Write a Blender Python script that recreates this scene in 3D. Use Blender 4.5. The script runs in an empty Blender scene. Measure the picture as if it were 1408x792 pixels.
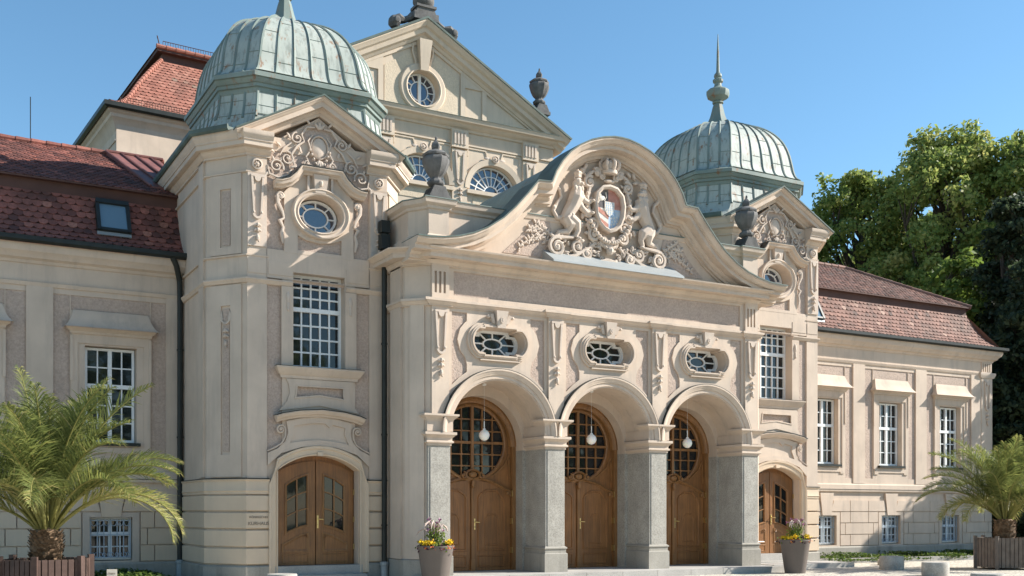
import bpy, bmesh, math, random
import numpy as np
from mathutils import Vector, Matrix
from mathutils.geometry import tessellate_polygon
random.seed(7)
rnd = random.Random(11)
PI = math.pi
S = bpy.context.scene
COL = S.collection
R_ = math.radians

# ------------------------------------------------------------------ materials
MATS = {}
def nmat(name):
    m = bpy.data.materials.new(name); m.use_nodes = True
    nt = m.node_tree; nt.nodes.clear()
    out = nt.nodes.new('ShaderNodeOutputMaterial')
    b = nt.nodes.new('ShaderNodeBsdfPrincipled')
    nt.links.new(b.outputs[0], out.inputs[0])
    MATS[name] = m
    return m, nt, b
def N(nt, t, **k):
    n = nt.nodes.new(t)
    for a, v in k.items():
        if a.startswith('i_'): n.inputs[a[2:].replace('_', ' ')].default_value = v
        else: setattr(n, a, v)
    return n
def mixc(nt, fac, a, b, mode='MIX'):
    n = nt.nodes.new('ShaderNodeMix'); n.data_type = 'RGBA'; n.blend_type = mode
    for s, v in ((0, fac), (6, a), (7, b)):
        if hasattr(v, 'is_linked') or hasattr(v, 'links'): nt.links.new(v, n.inputs[s])
        elif isinstance(v, (int, float)): n.inputs[s].default_value = v
        else: n.inputs[s].default_value = (v[0], v[1], v[2], 1)
    return n.outputs[2]
def ramp(nt, src, a, b, ca=0.0, cb=1.0):
    n = nt.nodes.new('ShaderNodeMapRange')
    n.inputs[1].default_value = a; n.inputs[2].default_value = b
    n.inputs[3].default_value = ca; n.inputs[4].default_value = cb
    nt.links.new(src, n.inputs[0]); return n.outputs[0]
def noise(nt, scale, detail=4, stretch=None, rough=.55):
    tc = nt.nodes.new('ShaderNodeNewGeometry')
    src = tc.outputs['Position']
    if stretch:
        mp = nt.nodes.new('ShaderNodeMapping'); mp.inputs['Scale'].default_value = stretch
        nt.links.new(src, mp.inputs[0]); src = mp.outputs[0]
    n = nt.nodes.new('ShaderNodeTexNoise'); n.inputs['Scale'].default_value = scale
    n.inputs['Detail'].default_value = detail; n.inputs['Roughness'].default_value = rough
    nt.links.new(src, n.inputs['Vector']); return n.outputs['Fac']
def bump(nt, b, src, strength, dist):
    n = nt.nodes.new('ShaderNodeBump'); n.inputs['Strength'].default_value = strength
    n.inputs['Distance'].default_value = dist
    nt.links.new(src, n.inputs['Height']); nt.links.new(n.outputs[0], b.inputs['Normal'])
def vary(name, col, rough=.85, amt=.12, scale=1.3, stain=None, stain_amt=0.0, bscale=30, bstr=.25, bdist=.01, streak=True, metal=0, spec=.3, grain=0.0, gscale=80):
    m, nt, b = nmat(name)
    lo = tuple(c*(1-amt) for c in col); hi = tuple(min(1, c*(1+amt)) for c in col)
    c = mixc(nt, ramp(nt, noise(nt, scale, 5), .3, .7), lo, hi)
    if stain:
        f = noise(nt, 1.6, 6, (2.2, 2.2, .35), .65) if streak else noise(nt, 2.4, 6, None, .65)
        f = ramp(nt, f, .52, .74, 0, stain_amt)
        c = mixc(nt, f, c, stain)
    if streak and stain:
        c = mixc(nt, ramp(nt, noise(nt, 1.0, 5, (7, 7, .3), .6), .56, .72, 0, stain_amt*.5), c, stain)
    if grain:
        g = ramp(nt, noise(nt, gscale, 3, None, .7), .32, .62, 1-grain, 1+grain*.25)
        mm = nt.nodes.new('ShaderNodeCombineColor')
        for i in range(3): nt.links.new(g, mm.inputs[i])
        c = mixc(nt, 1.0, c, mm.outputs[0], 'MULTIPLY')
    nt.links.new(c, b.inputs['Base Color'])
    b.inputs['Roughness'].default_value = rough; b.inputs['Metallic'].default_value = metal
    b.inputs['Specular IOR Level'].default_value = spec
    if bstr: bump(nt, b, noise(nt, bscale, 5, None, .6), bstr, bdist)
    return m
vary('plaster', (.55, .446, .355), amt=.10, stain=(.36, .30, .25), stain_amt=.5, bscale=18, bstr=.18)
vary('plaster_hall', (.58, .475, .365), amt=.06, stain=(.38, .32, .25), stain_amt=.4, bscale=18, bstr=.18)
vary('plaster_yellow', (.61, .48, .35), amt=.06, stain=(.42, .36, .28), stain_amt=.35, bscale=18, bstr=.18)
vary('stucco', (.465, .362, .295), amt=.08, bscale=26, bstr=.9, bdist=.016, grain=.2, gscale=22)
vary('stucco_yellow', (.61, .50, .37), amt=.08, bscale=26, bstr=.8, bdist=.014, grain=.15, gscale=22)
vary('relief', (.55, .455, .375), amt=.10, stain=(.30, .26, .22), stain_amt=.5, bscale=24, bstr=.2, streak=False)
vary('pier_stone', (.38, .355, .31), amt=.14, scale=3, stain=(.27, .25, .22), stain_amt=.6, bscale=40, bstr=.4, grain=.35, gscale=38)
vary('granite', (.34, .315, .27), amt=.14, stain=(.14, .13, .115), stain_amt=.5, bscale=50, bstr=.3, grain=.2, gscale=70)
vary('dark_stone', (.13, .125, .12), amt=.25, scale=6, stain=(.045, .045, .042), stain_amt=.8, bscale=30, bstr=.5, streak=False)
vary('door_wood', (.27, .12, .04), rough=.42, amt=.2, scale=2.2, bscale=12, bstr=.1, spec=.45, stain=(.16, .08, .03), stain_amt=.5)
vary('door_trim', (.27, .13, .045), rough=.4, amt=.15, scale=3, bscale=12, bstr=.1, spec=.45)
vary('white_paint', (.74, .75, .74), rough=.5, amt=.05, bscale=20, bstr=.05, spec=.4)
vary('brass', (.72, .56, .26), rough=.3, amt=.05, bstr=0, metal=1)
vary('gutter_dark', (.022, .025, .022), rough=.45, amt=.25, scale=4, bstr=.1)
vary('gutter_green', (.085, .115, .10), rough=.6, amt=.25, scale=3, bstr=.15, stain=(.08, .10, .08), stain_amt=.7)
vary('zinc', (.33, .35, .35), rough=.5, amt=.08, bstr=.05, metal=.2)
vary('fascia', (.09, .045, .035), rough=.7, amt=.2, bstr=.1)
vary('pot', (.145, .12, .105), rough=.75, amt=.12, bscale=20, bstr=.3)
vary('tub_wood', (.075, .045, .036), rough=.65, amt=.28, scale=5, bscale=20, bstr=.25)
vary('tub_wood_grey', (.15, .12, .10), rough=.7, amt=.25, scale=5, bscale=20, bstr=.25)
vary('soil', (.05, .035, .025), amt=.3, scale=8, bscale=30, bstr=.6)
vary('palm_trunk', (.15, .095, .055), amt=.45, scale=14, bscale=24, bstr=.8, bdist=.03)
vary('bark', (.075, .06, .045), amt=.35, scale=5, bscale=14, bstr=.8, bdist=.05)
vary('copper_red', (.20, .085, .07), rough=.5, amt=.25, stain=(.05, .04, .05), stain_amt=.8, bstr=.1)
vary('lettering', (.20, .165, .13), amt=.1, bstr=0)
vary('shield_red', (.46, .22, .17), amt=.2, scale=10, stain=(.62, .52, .44), stain_amt=.9, streak=False)
vary('shield_blue', (.34, .46, .60), amt=.2, scale=10, stain=(.66, .62, .56), stain_amt=.8, streak=False)
vary('shield_black', (.12, .11, .11), amt=.3, scale=10, stain=(.4, .36, .3), stain_amt=.6, streak=False)
vary('shield_white', (.66, .62, .55), amt=.1, scale=10, bstr=.1)
vary('grille', (.40, .46, .52), rough=.5, amt=.1, bstr=0)
vary('sign_board', (.62, .56, .48), amt=.1, bstr=0)
vary('sign_green', (.02, .42, .25), amt=.05, bstr=0)
vary('sign_ink', (.06, .05, .05), amt=.05, bstr=0)
vary('curtain', (.62, .60, .56), amt=.08, bstr=.1)
vary('umbrella_red', (.35, .03, .03), amt=.1, bstr=0)
vary('kerb_stone', (.40, .38, .35), amt=.15, bscale=30, bstr=.4, grain=.2, gscale=40)
vary('bollard_stone', (.40, .375, .335), amt=.18, scale=5, bscale=30, bstr=.6, grain=.25, gscale=35, stain=(.2, .19, .17), stain_amt=.5, streak=False)

def glassmat(name, col, rough=.04):
    m, nt, b = nmat(name)
    b.inputs['Base Color'].default_value = (*col, 1)
    b.inputs['Roughness'].default_value = rough
    b.inputs['Specular IOR Level'].default_value = .55
    bump(nt, b, noise(nt, 1.4, 2), .08, .05)
glassmat('glass', (.012, .014, .016))
glassmat('glass_sky', (.02, .035, .065), .03)
[n for n in MATS['glass_sky'].node_tree.nodes if n.type == 'BSDF_PRINCIPLED'][0].inputs['IOR'].default_value = 2.0
glassmat('glass_grey', (.05, .055, .06))
glassmat('skylight_glass', (.13, .21, .27), .1)  # pale blue of the reflected sky is put into the base colour
m, nt, b = nmat('lamp_glass')
b.inputs['Base Color'].default_value = (.85, .83, .78, 1); b.inputs['Roughness'].default_value = .25
b.inputs['Subsurface Weight'].default_value = .2

for nm_ in ('door_wood', 'door_trim'):
    nt = MATS[nm_].node_tree; b = [n for n in nt.nodes if n.type == 'BSDF_PRINCIPLED'][0]; src = b.inputs['Base Color'].links[0].from_socket
    nt.links.new(mixc(nt, ramp(nt, noise(nt, 1.0, 6, (26, 26, 1.4), .7), .42, .68, 0, .7), src, (.10, .045, .018)), b.inputs['Base Color'])
# weathered copper
def copper(name, base, light):
    m, nt, b = nmat(name)
    c = mixc(nt, ramp(nt, noise(nt, .9, 5), .3, .7), base, light)
    c = mixc(nt, ramp(nt, noise(nt, 2.6, 6, (4.5, 4.5, .4), .62), .50, .66, 0, .75), c, (.19, .21, .185))
    c = mixc(nt, ramp(nt, noise(nt, 3.4, 6, (2, 2, .8), .7), .565, .66, 0, .85), c, (.23, .11, .05))
    nt.links.new(c, b.inputs['Base Color']); b.inputs['Roughness'].default_value = .62
    b.inputs['Specular IOR Level'].default_value = .4
    bump(nt, b, noise(nt, 3, 3), .12, .03)
copper('copper', (.29, .325, .29), (.40, .42, .375))
copper('copper_dark', (.125, .165, .145), (.215, .26, .23))

# clay tiles: every tile carries its own tint
def tiles(name, cols, dirt, damt):
    m, nt, b = nmat(name)
    at = N(nt, 'ShaderNodeAttribute', attribute_name='tint')
    r = nt.nodes.new('ShaderNodeValToRGB'); cr = r.color_ramp
    while len(cr.elements) < len(cols): cr.elements.new(.5)
    for i, (p, c) in enumerate(cols):
        cr.elements[i].position = p; cr.elements[i].color = (*c, 1)
    nt.links.new(at.outputs['Fac'], r.inputs[0])
    c = mixc(nt, ramp(nt, noise(nt, 1.1, 6, None, .65), .45, .72, 0, damt), r.outputs[0], dirt)
    c = mixc(nt, ramp(nt, noise(nt, 22, 4), .4, .7, 0, .35), c, dirt)
    nt.links.new(c, b.inputs['Base Color']); b.inputs['Roughness'].default_value = .8
    b.inputs['Specular IOR Level'].default_value = .3
    bump(nt, b, noise(nt, 30, 3), .3, .01)
tiles('tile_maroon', [(0, (.11, .045, .038)), (.45, (.25, .09, .068)), (.8, (.37, .135, .10)), (1, (.50, .22, .15))], (.05, .035, .03), .7)
tiles('tile_pink', [(0, (.10, .06, .05)), (.4, (.21, .105, .08)), (.8, (.31, .165, .125)), (1, (.42, .27, .21))], (.11, .085, .07), .55)
tiles('tile_red', [(0, (.22, .085, .06)), (.5, (.34, .135, .095)), (.9, (.43, .20, .145)), (1, (.28, .19, .14))], (.15, .09, .07), .5)
tiles('leaf_tree', [(0, (.14, .20, .05)), (.45, (.25, .32, .08)), (.8, (.38, .42, .12)), (1, (.50, .47, .16))], (.14, .19, .05), .3)
tiles('leaf_light', [(0, (.09, .14, .028)), (.5, (.17, .24, .045)), (1, (.30, .34, .08))], (.06, .10, .02), .4)
tiles('leaf_dark', [(0, (.035, .052, .03)), (.6, (.075, .105, .05)), (1, (.14, .17, .075))], (.01, .02, .01), .4)
tiles('leaf_palm', [(0, (.085, .11, .035)), (.5, (.185, .21, .06)), (.85, (.32, .31, .09)), (1, (.46, .38, .16))], (.10, .15, .04), .3)
tiles('leaf_ground', [(0, (.03, .06, .012)), (.5, (.08, .14, .025)), (1, (.22, .27, .06))], (.04, .07, .02), .4)
tiles('petal_yellow', [(0, (.65, .40, .01)), (1, (.85, .60, .02))], (.6, .4, .02), .2)
tiles('petal_orange', [(0, (.55, .07, .02)), (.6, (.80, .20, .05)), (1, (.85, .40, .18))], (.6, .2, .05), .2)
tiles('petal_purple', [(0, (.13, .03, .07)), (.6, (.36, .12, .25)), (1, (.55, .33, .42))], (.3, .1, .2), .2)
tiles('leaf_plum', [(0, (.03, .01, .018)), (1, (.09, .03, .045))], (.03, .01, .02), .2)
tiles('leaf_plume', [(0, (.42, .33, .27)), (1, (.60, .48, .42))], (.4, .3, .25), .2)
for nm in ('leaf_tree', 'leaf_light', 'leaf_dark', 'leaf_palm', 'leaf_ground'):
    m = MATS[nm]; nt = m.node_tree
    b = [n for n in nt.nodes if n.type == 'BSDF_PRINCIPLED'][0]; o = [n for n in nt.nodes if n.type == 'OUTPUT_MATERIAL'][0]
    b.inputs['Roughness'].default_value = .5
    src = b.inputs['Base Color'].links[0].from_socket
    tr = nt.nodes.new('ShaderNodeBsdfTranslucent'); nt.links.new(src, tr.inputs[0])
    mx = nt.nodes.new('ShaderNodeMixShader'); mx.inputs[0].default_value = .5
    nt.links.new(b.outputs[0], mx.inputs[1]); nt.links.new(tr.outputs[0], mx.inputs[2]); nt.links.new(mx.outputs[0], o.inputs[0])

# ground: pale setts
m, nt, b = nmat('setts')
geo = nt.nodes.new('ShaderNodeNewGeometry')
vo = N(nt, 'ShaderNodeTexVoronoi', feature='DISTANCE_TO_EDGE'); vo.inputs['Scale'].default_value = 9
nt.links.new(geo.outputs['Position'], vo.inputs['Vector'])
vc = N(nt, 'ShaderNodeTexVoronoi'); vc.inputs['Scale'].default_value = 9
nt.links.new(geo.outputs['Position'], vc.inputs['Vector'])
sv = nt.nodes.new('ShaderNodeSeparateColor'); nt.links.new(vc.outputs['Color'], sv.inputs[0])
c = mixc(nt, sv.outputs[0], (.48, .43, .35), (.66, .60, .50))
c = mixc(nt, ramp(nt, vo.outputs['Distance'], 0, .08, 1, 0), c, (.19, .175, .15))
c = mixc(nt, ramp(nt, noise(nt, .8, 5), .45, .7, 0, .4), c, (.33, .31, .27))
nt.links.new(c, b.inputs['Base Color']); b.inputs['Roughness'].default_value = .85
bump(nt, b, ramp(nt, vo.outputs['Distance'], 0, .1), .5, .02)
vary('meadow', (.06, .085, .03), amt=.3, scale=.5, bscale=5, bstr=.5)
# ------------------------------------------------------------------ frames and mesh builder
class Fr:
    def __init__(s, ox=0, oy=0, ux=1, uy=0):
        l = math.hypot(ux, uy); s.o = (ox, oy); s.u = (ux/l, uy/l)
    def w(s, u, d, z):
        ux, uy = s.u
        return (s.o[0]+ux*u+uy*d, s.o[1]+uy*u-ux*d, z)
F0 = Fr()
def arc(cx, cz, rx, rz, a0, a1, n=16):
    return [(cx+rx*math.cos(R_(a0+(a1-a0)*i/n)), cz+rz*math.sin(R_(a0+(a1-a0)*i/n))) for i in range(n+1)]
def rect(u0, u1, z0, z1): return [(u0, z0), (u1, z0), (u1, z1), (u0, z1)]
def oval(cx, cz, rx, rz, n=28): return arc(cx, cz, rx, rz, 0, 360, n)[:-1]
EXTRA = {}
class B:
    def __init__(s, fr=F0): s.v = []; s.f = []; s.t = []; s.fr = fr
    def add(s, vs, fs, raw=False, tint=None):
        n = len(s.v)
        s.v += [tuple(p) for p in vs] if raw else [s.fr.w(*p) for p in vs]
        s.f += [tuple(i+n for i in f) for f in fs]
        s.t += [tint if tint is not None else .5]*len(fs)
        return s
    def box(s, u0, u1, z0, z1, d0, d1):
        vs = [(u, d, z) for d in (d0, d1) for (u, z) in rect(u0, u1, z0, z1)]
        return s.add(vs, [(0, 1, 2, 3), (7, 6, 5, 4), (0, 4, 5, 1), (1, 5, 6, 2), (2, 6, 7, 3), (3, 7, 4, 0)])
    def taper(s, u0, u1, z0, z1, d0, d1, iu, idp):   # box whose top shrinks
        vs = [(u0, d0, z0), (u1, d0, z0), (u1, d1, z0), (u0, d1, z0), (u0+iu, d0, z1), (u1-iu, d0, z1), (u1-iu, d1-idp, z1), (u0+iu, d1-idp, z1)]
        return s.add(vs, [(0, 1, 2, 3), (4, 5, 6, 7), (0, 1, 5, 4), (1, 2, 6, 5), (2, 3, 7, 6), (3, 0, 4, 7)])
    def plate(s, outer, holes=(), d0=0, d1=.03, back=True):
        polys = [[Vector((p[0], p[1], 0)) for p in c] for c in [outer, *holes]]
        flat = [p for c in polys for p in c]; n = len(flat)
        tris = tessellate_polygon(polys)
        vs = [(p.x, d1, p.y) for p in flat]+[(p.x, d0, p.y) for p in flat]
        fs = [tuple(t) for t in tris]
        if back: fs += [tuple(i+n for i in t) for t in tris]
        k = 0
        for c in polys:
            m = len(c)
            for i in range(m): a, b2 = k+i, k+(i+1) % m; fs.append((a, b2, b2+n, a+n))
            k += m
        return s.add(vs, fs)
    def sweep(s, path, prof, closed=False, caps=True):
        """path [(u,z)] in the wall plane, prof [(off to the left of travel, d)]"""
        n = len(path); vs = []
        for i in range(n):
            a = path[i-1] if (i > 0 or closed) else None; c = path[(i+1) % n] if (i < n-1 or closed) else None; p = path[i]
            def nrm(q, r):
                dx, dz = r[0]-q[0], r[1]-q[1]; l = math.hypot(dx, dz) or 1; return (-dz/l, dx/l)
            ns = ([nrm(a, p)] if a else [])+([nrm(p, c)] if c else [])
            if len(ns) == 2:
                k = max(.35, 1+ns[0][0]*ns[1][0]+ns[0][1]*ns[1][1]); m = ((ns[0][0]+ns[1][0])/k, (ns[0][1]+ns[1][1])/k)
            else: m = ns[0]
            vs += [(p[0]+m[0]*o, d, p[1]+m[1]*o) for o, d in prof]
        k = len(prof); fs = []
        for i in range(n if closed else n-1):
            j = (i+1) % n
            for q in range(k): r = (q+1) % k; fs.append((i*k+q, i*k+r, j*k+r, j*k+q))
        if caps and not closed: fs += [tuple(range(k)), tuple((n-1)*k+q for q in range(k))]
        return s.add(vs, fs)
    def hsweep(s, path, prof, closed=False, caps=True):
        """plan path [(x,y)], outward to the right of travel; prof [(out, z)]"""
        n = len(path); vs = []
        for i in range(n):
            a = path[i-1] if (i > 0 or closed) else None; c = path[(i+1) % n] if (i < n-1 or closed) else None; p = path[i]
            def nrm(q, r):
                dx, dy = r[0]-q[0], r[1]-q[1]; l = math.hypot(dx, dy) or 1; return (dy/l, -dx/l)
            ns = ([nrm(a, p)] if a else [])+([nrm(p, c)] if c else [])
            if len(ns) == 2:
                k = max(.35, 1+ns[0][0]*ns[1][0]+ns[0][1]*ns[1][1]); m = ((ns[0][0]+ns[1][0])/k, (ns[0][1]+ns[1][1])/k)
            else: m = ns[0]
            vs += [(p[0]+m[0]*o, p[1]+m[1]*o, z) for o, z in prof]
        k = len(prof); fs = []
        for i in range(n if closed else n-1):
            j = (i+1) % n
            for q in range(k): r = (q+1) % k; fs.append((i*k+q, i*k+r, j*k+r, j*k+q))
        if caps and not closed: fs += [tuple(range(k)), tuple((n-1)*k+q for q in range(k))]
        return s.add(vs, fs, raw=True)
    def slab(s, poly, z0, z1):     # plan polygon extruded
        n = len(poly); tr = tessellate_polygon([[Vector((p[0], p[1], 0)) for p in poly]])
        vs = [(x, y, z1) for x, y in poly]+[(x, y, z0) for x, y in poly]
        fs = [tuple(t) for t in tr]+[tuple(i+n for i in t) for t in tr]+[(i, (i+1) % n, (i+1) % n+n, i+n) for i in range(n)]
        return s.add(vs, fs, raw=True)
    def tube(s, pts, rad, n=6, raw=False, flat=1.0, closed=False):
        pts = [Vector(p) for p in (pts if raw else [s.fr.w(*p) for p in pts])]
        m = len(pts); rad = rad if isinstance(rad, (list, tuple)) else [rad]*m
        vs = []; prev = None
        for i, p in enumerate(pts):
            t = (pts[min(i+1, m-1)]-pts[max(i-1, 0)])
            t = t.normalized() if t.length > 1e-9 else Vector((0, 0, 1))
            if prev is None: prev = Vector((0, 0, 1)) if abs(t.z) < .9 else Vector((1, 0, 0))
            a = (prev-t*prev.dot(t)).normalized(); prev = a; b2 = t.cross(a)
            for k in range(n):
                an = 2*PI*k/n; vs.append(p+a*math.cos(an)*rad[i]+b2*math.sin(an)*rad[i]*flat)
        fs = [(i*n+k, i*n+(k+1) % n, (i+1)*n+(k+1) % n, (i+1)*n+k) for i in range(m-1) for k in range(n)]
        fs += [tuple(range(n)), tuple((m-1)*n+k for k in range(n))]
        return s.add(vs, fs, raw=True)
    def lathe(s, x, y, prof, n=16, sx=1, flute=0.0, ph=0.0, raw=True):
        vs = []
        for r, z in prof:
            for k in range(n):
                a = 2*PI*k/n+ph; rr = r*(1+flute*(1 if k % 2 else -1))
                vs.append((x+rr*math.cos(a)*sx, y+rr*math.sin(a)*sx, z))
        m = len(prof)
        fs = [(i*n+k, i*n+(k+1) % n, (i+1)*n+(k+1) % n, (i+1)*n+k) for i in range(m-1) for k in range(n)]
        fs += [tuple(range(n)), tuple((m-1)*n+k for k in range(n))]
        return s.add(vs, fs, raw=True)
    def ell(s, u, d, z, ru, rd, rz, ang=0, n=8, m=5):
        vs = []; ca, sa = math.cos(R_(ang)), math.sin(R_(ang))
        for i in range(m+1):
            th = PI*i/m
            for k in range(n):
                ph = 2*PI*k/n; a = ru*math.sin(th)*math.cos(ph); b2 = rd*math.sin(th)*math.sin(ph); c = rz*math.cos(th)
                vs.append((u+a*ca-c*sa, d+b2, z+a*sa+c*ca))
        fs = [(i*n+k, i*n+(k+1) % n, (i+1)*n+(k+1) % n, (i+1)*n+k) for i in range(m) for k in range(n)]
        return s.add(vs, fs)
    def islands(s):
        par = list(range(len(s.v)))
        def fd(i):
            while par[i] != i: par[i] = par[par[i]]; i = par[i]
            return i
        for f in s.f:
            a = fd(f[0])
            for q in f[1:]: par[fd(q)] = a
        bb = {}
        for i, p in enumerate(s.v):
            r = fd(i); c = bb.setdefault(r, [list(p), list(p)])
            for k in range(3): c[0][k] = min(c[0][k], p[k]); c[1][k] = max(c[1][k], p[k])
        ks = list(bb); gp = {k: k for k in ks}
        def fg(k):
            while gp[k] != k: k = gp[k]
            return k
        for i, a in enumerate(ks):
            for c in ks[i+1:]:
                if fg(a) != fg(c) and all(bb[a][0][k]-.03 <= bb[c][1][k] and bb[c][0][k]-.03 <= bb[a][1][k] for k in range(3)): gp[fg(c)] = fg(a)
        out = {}
        for f, t in zip(s.f, s.t): out.setdefault(fg(fd(f[0])), []).append((f, t))
        res = []
        for fs in out.values():
            m = {}; nb = B(s.fr)
            for f, t in fs:
                for i in f:
                    if i not in m: m[i] = len(nb.v); nb.v.append(s.v[i])
                nb.f.append(tuple(m[i] for i in f)); nb.t.append(t)
            res.append(nb)
        return res
    SPLIT = {'rusticated_base', 'plinth', 'pilaster_ornament', 'wall_ornament', 'hinge', 'base_flashing', 'string_course', 'tower_cornice', 'tower_gutter', 'door_wall_base', 'rough_stucco', 'panel_field', 'side_plinth', 'side_drop', 'scroll_brackets', 'end_pilaster', 'snow_guard', 'hip_tiles', 'roof_fascia', 'wall_relief', 'hall_side_wall', 'basement_surround'}
    def build(s, name, mat, parent=None, loc=None, label=None, sharp=27, merge=True, nosplit=False):
        if name in B.SPLIT and not nosplit:
            isl = s.islands()
            if len(isl) > 1:
                os_ = [q.build(name, mat, parent, loc, label, sharp, merge, True) for q in isl]
                EXTRA[os_[0].name] = os_[1:]
                return os_[0]
        me = bpy.data.meshes.new(name)
        me.from_pydata(s.v, [], s.f)
        at = me.attributes.new('tint', 'FLOAT', 'FACE'); at.data.foreach_set('value', s.t)
        bm = bmesh.new(); bm.from_mesh(me)
        if merge: bmesh.ops.remove_doubles(bm, verts=bm.verts, dist=1e-5)
        bmesh.ops.recalc_face_normals(bm, faces=bm.faces)
        if sharp:
            ca = R_(sharp)
            for f in bm.faces: f.smooth = True
            for e in bm.edges:
                if len(e.link_faces) == 2:
                    if e.calc_face_angle(0) > ca: e.smooth = False
                else: e.smooth = False
        bm.to_mesh(me); bm.free()
        me.materials.append(MATS[mat])
        o = bpy.data.objects.new(name, me); COL.objects.link(o)
        if parent is not None: o.parent = parent
        if loc: o.location = loc
        if label: o['label'] = label
        return o
def empty(name, label, cat, loc=(0, 0, 0), group=None):
    o = bpy.data.objects.new(name, None); o.empty_display_size = .3; COL.objects.link(o)
    o.location = loc; o['label'] = label; o['category'] = cat
    if group: o['group'] = group
    return o
def tag(o, label, cat, group=None):
    o['label'] = label; o['category'] = cat
    if group: o['group'] = group
    return o
def struct(o): o['kind'] = 'structure'; return o
def stuff(o, label, cat): o['kind'] = 'stuff'; o['label'] = label; o['category'] = cat; return o
def copy_part(o, parent, dloc):
    c = o.copy(); COL.objects.link(c); c.parent = parent
    c.location = (o.location[0]+dloc[0], o.location[1]+dloc[1], o.location[2]+dloc[2])
    for ch in list(o.children): copy_part(ch, c, (0, 0, 0))
    return c

# ------------------------------------------------------------------ ornaments
def scroll(b, u, z, r, d=.05, turns=1.6, sgn=1, a0=0, th=.03, n=22, lead=None):
    pts = []; rad = []
    for i in range(n+1):
        t = i/n; a = R_(a0)+sgn*turns*2*PI*t; rr = r*(1-.86*t)
        pts.append((u+rr*math.cos(a), d+.035*t, z+rr*math.sin(a))); rad.append(th*(1.1-.35*t))
    if lead: pts = [(p[0], d, p[1]) for p in lead]+pts; rad = [th*(.5+.6*i/len(lead)) for i in range(len(lead))]+rad
    b.tube(pts, rad, 6); b.ell(u, d+.03, z, th*1.25, th, th*1.25)
def leaf(b, u, z, ang, l, w, d=.04, t=.03):
    b.ell(u+math.cos(R_(ang))*l/2, d, z+math.sin(R_(ang))*l/2, l/2, t, w/2, ang)
def rosette(b, u, z, r, d):
    b.lathe_local = None
    pts = oval(u, z, r, r, 14)
    b.sweep(pts, [(0, d), (0, d+.04), (.03, d+.05), (.045, d)], closed=True)
    for k in range(6): leaf(b, u, z, k*60, r*.62, r*.4, d+.02, .025)
    b.ell(u, d+.03, z, r*.25, .035, r*.25)
def husks(b, u, z, s=1.0, d=.04):
    s = s*.82
    for k, zz in enumerate((0, -.13, -.30)):
        if k < 2:
            for a in (-35, 215): leaf(b, u, z+zz*s, a, .12*s, .06*s, d, .03)
            leaf(b, u, z+zz*s+.03*s, -90, .12*s, .07*s, d+.015, .035)
        else:
            leaf(b, u, z+zz*s+.04*s, -90, .18*s, .09*s, d, .045)
            b.ell(u+.02*s, d+.01, z+zz*s-.15*s, .022*s, .03, .025*s)
def pil_orn(b, u, z, s=1.0, d=0.0):
    """tapered drop with a loop at its foot and a chain of husks, top at z"""
    for q in (-1, 1):
        b.plate([(u+q*.15*s, z), (u+q*.10*s, z), (u+q*.062*s, z-.8*s), (u+q*.10*s, z-.8*s)][::q], (), d, d+.045, False)
        b.ell(u+q*.085*s, d+.03, z-.82*s, .035*s, .045, .035*s)
    b.box(u-.15*s, u+.15*s, z-.045*s, z, d, d+.05)
    b.plate(arc(u, z-.04*s, .075*s, .11*s, 180, 360, 8), (), d, d+.055, False)
    b.sweep(arc(u, z-.83*s, .085*s, .10*s, 180, 360, 10), [(-.03*s, d), (-.03*s, d+.05), (.02*s, d+.05), (.02*s, d)])
    husks(b, u, z-1.06*s, s*1.05, d+.03)

def lobed(cx, cz, a, h, c, r, hs):
    """rounded-side window outline: centre block a x h, side lobes of radius r about +-c"""
    t = math.degrees(math.asin(min(.999, hs/r)))
    return [(cx-a, cz+h), (cx-a, cz+hs)]+arc(cx-c, cz, r, r, 180-t, 180+t, 12)+[(cx-a, cz-hs), (cx-a, cz-h), (cx+a, cz-h), (cx+a, cz-hs)]+arc(cx+c, cz, r, r, -t, t, 12)+[(cx+a, cz+hs), (cx+a, cz+h)]

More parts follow.
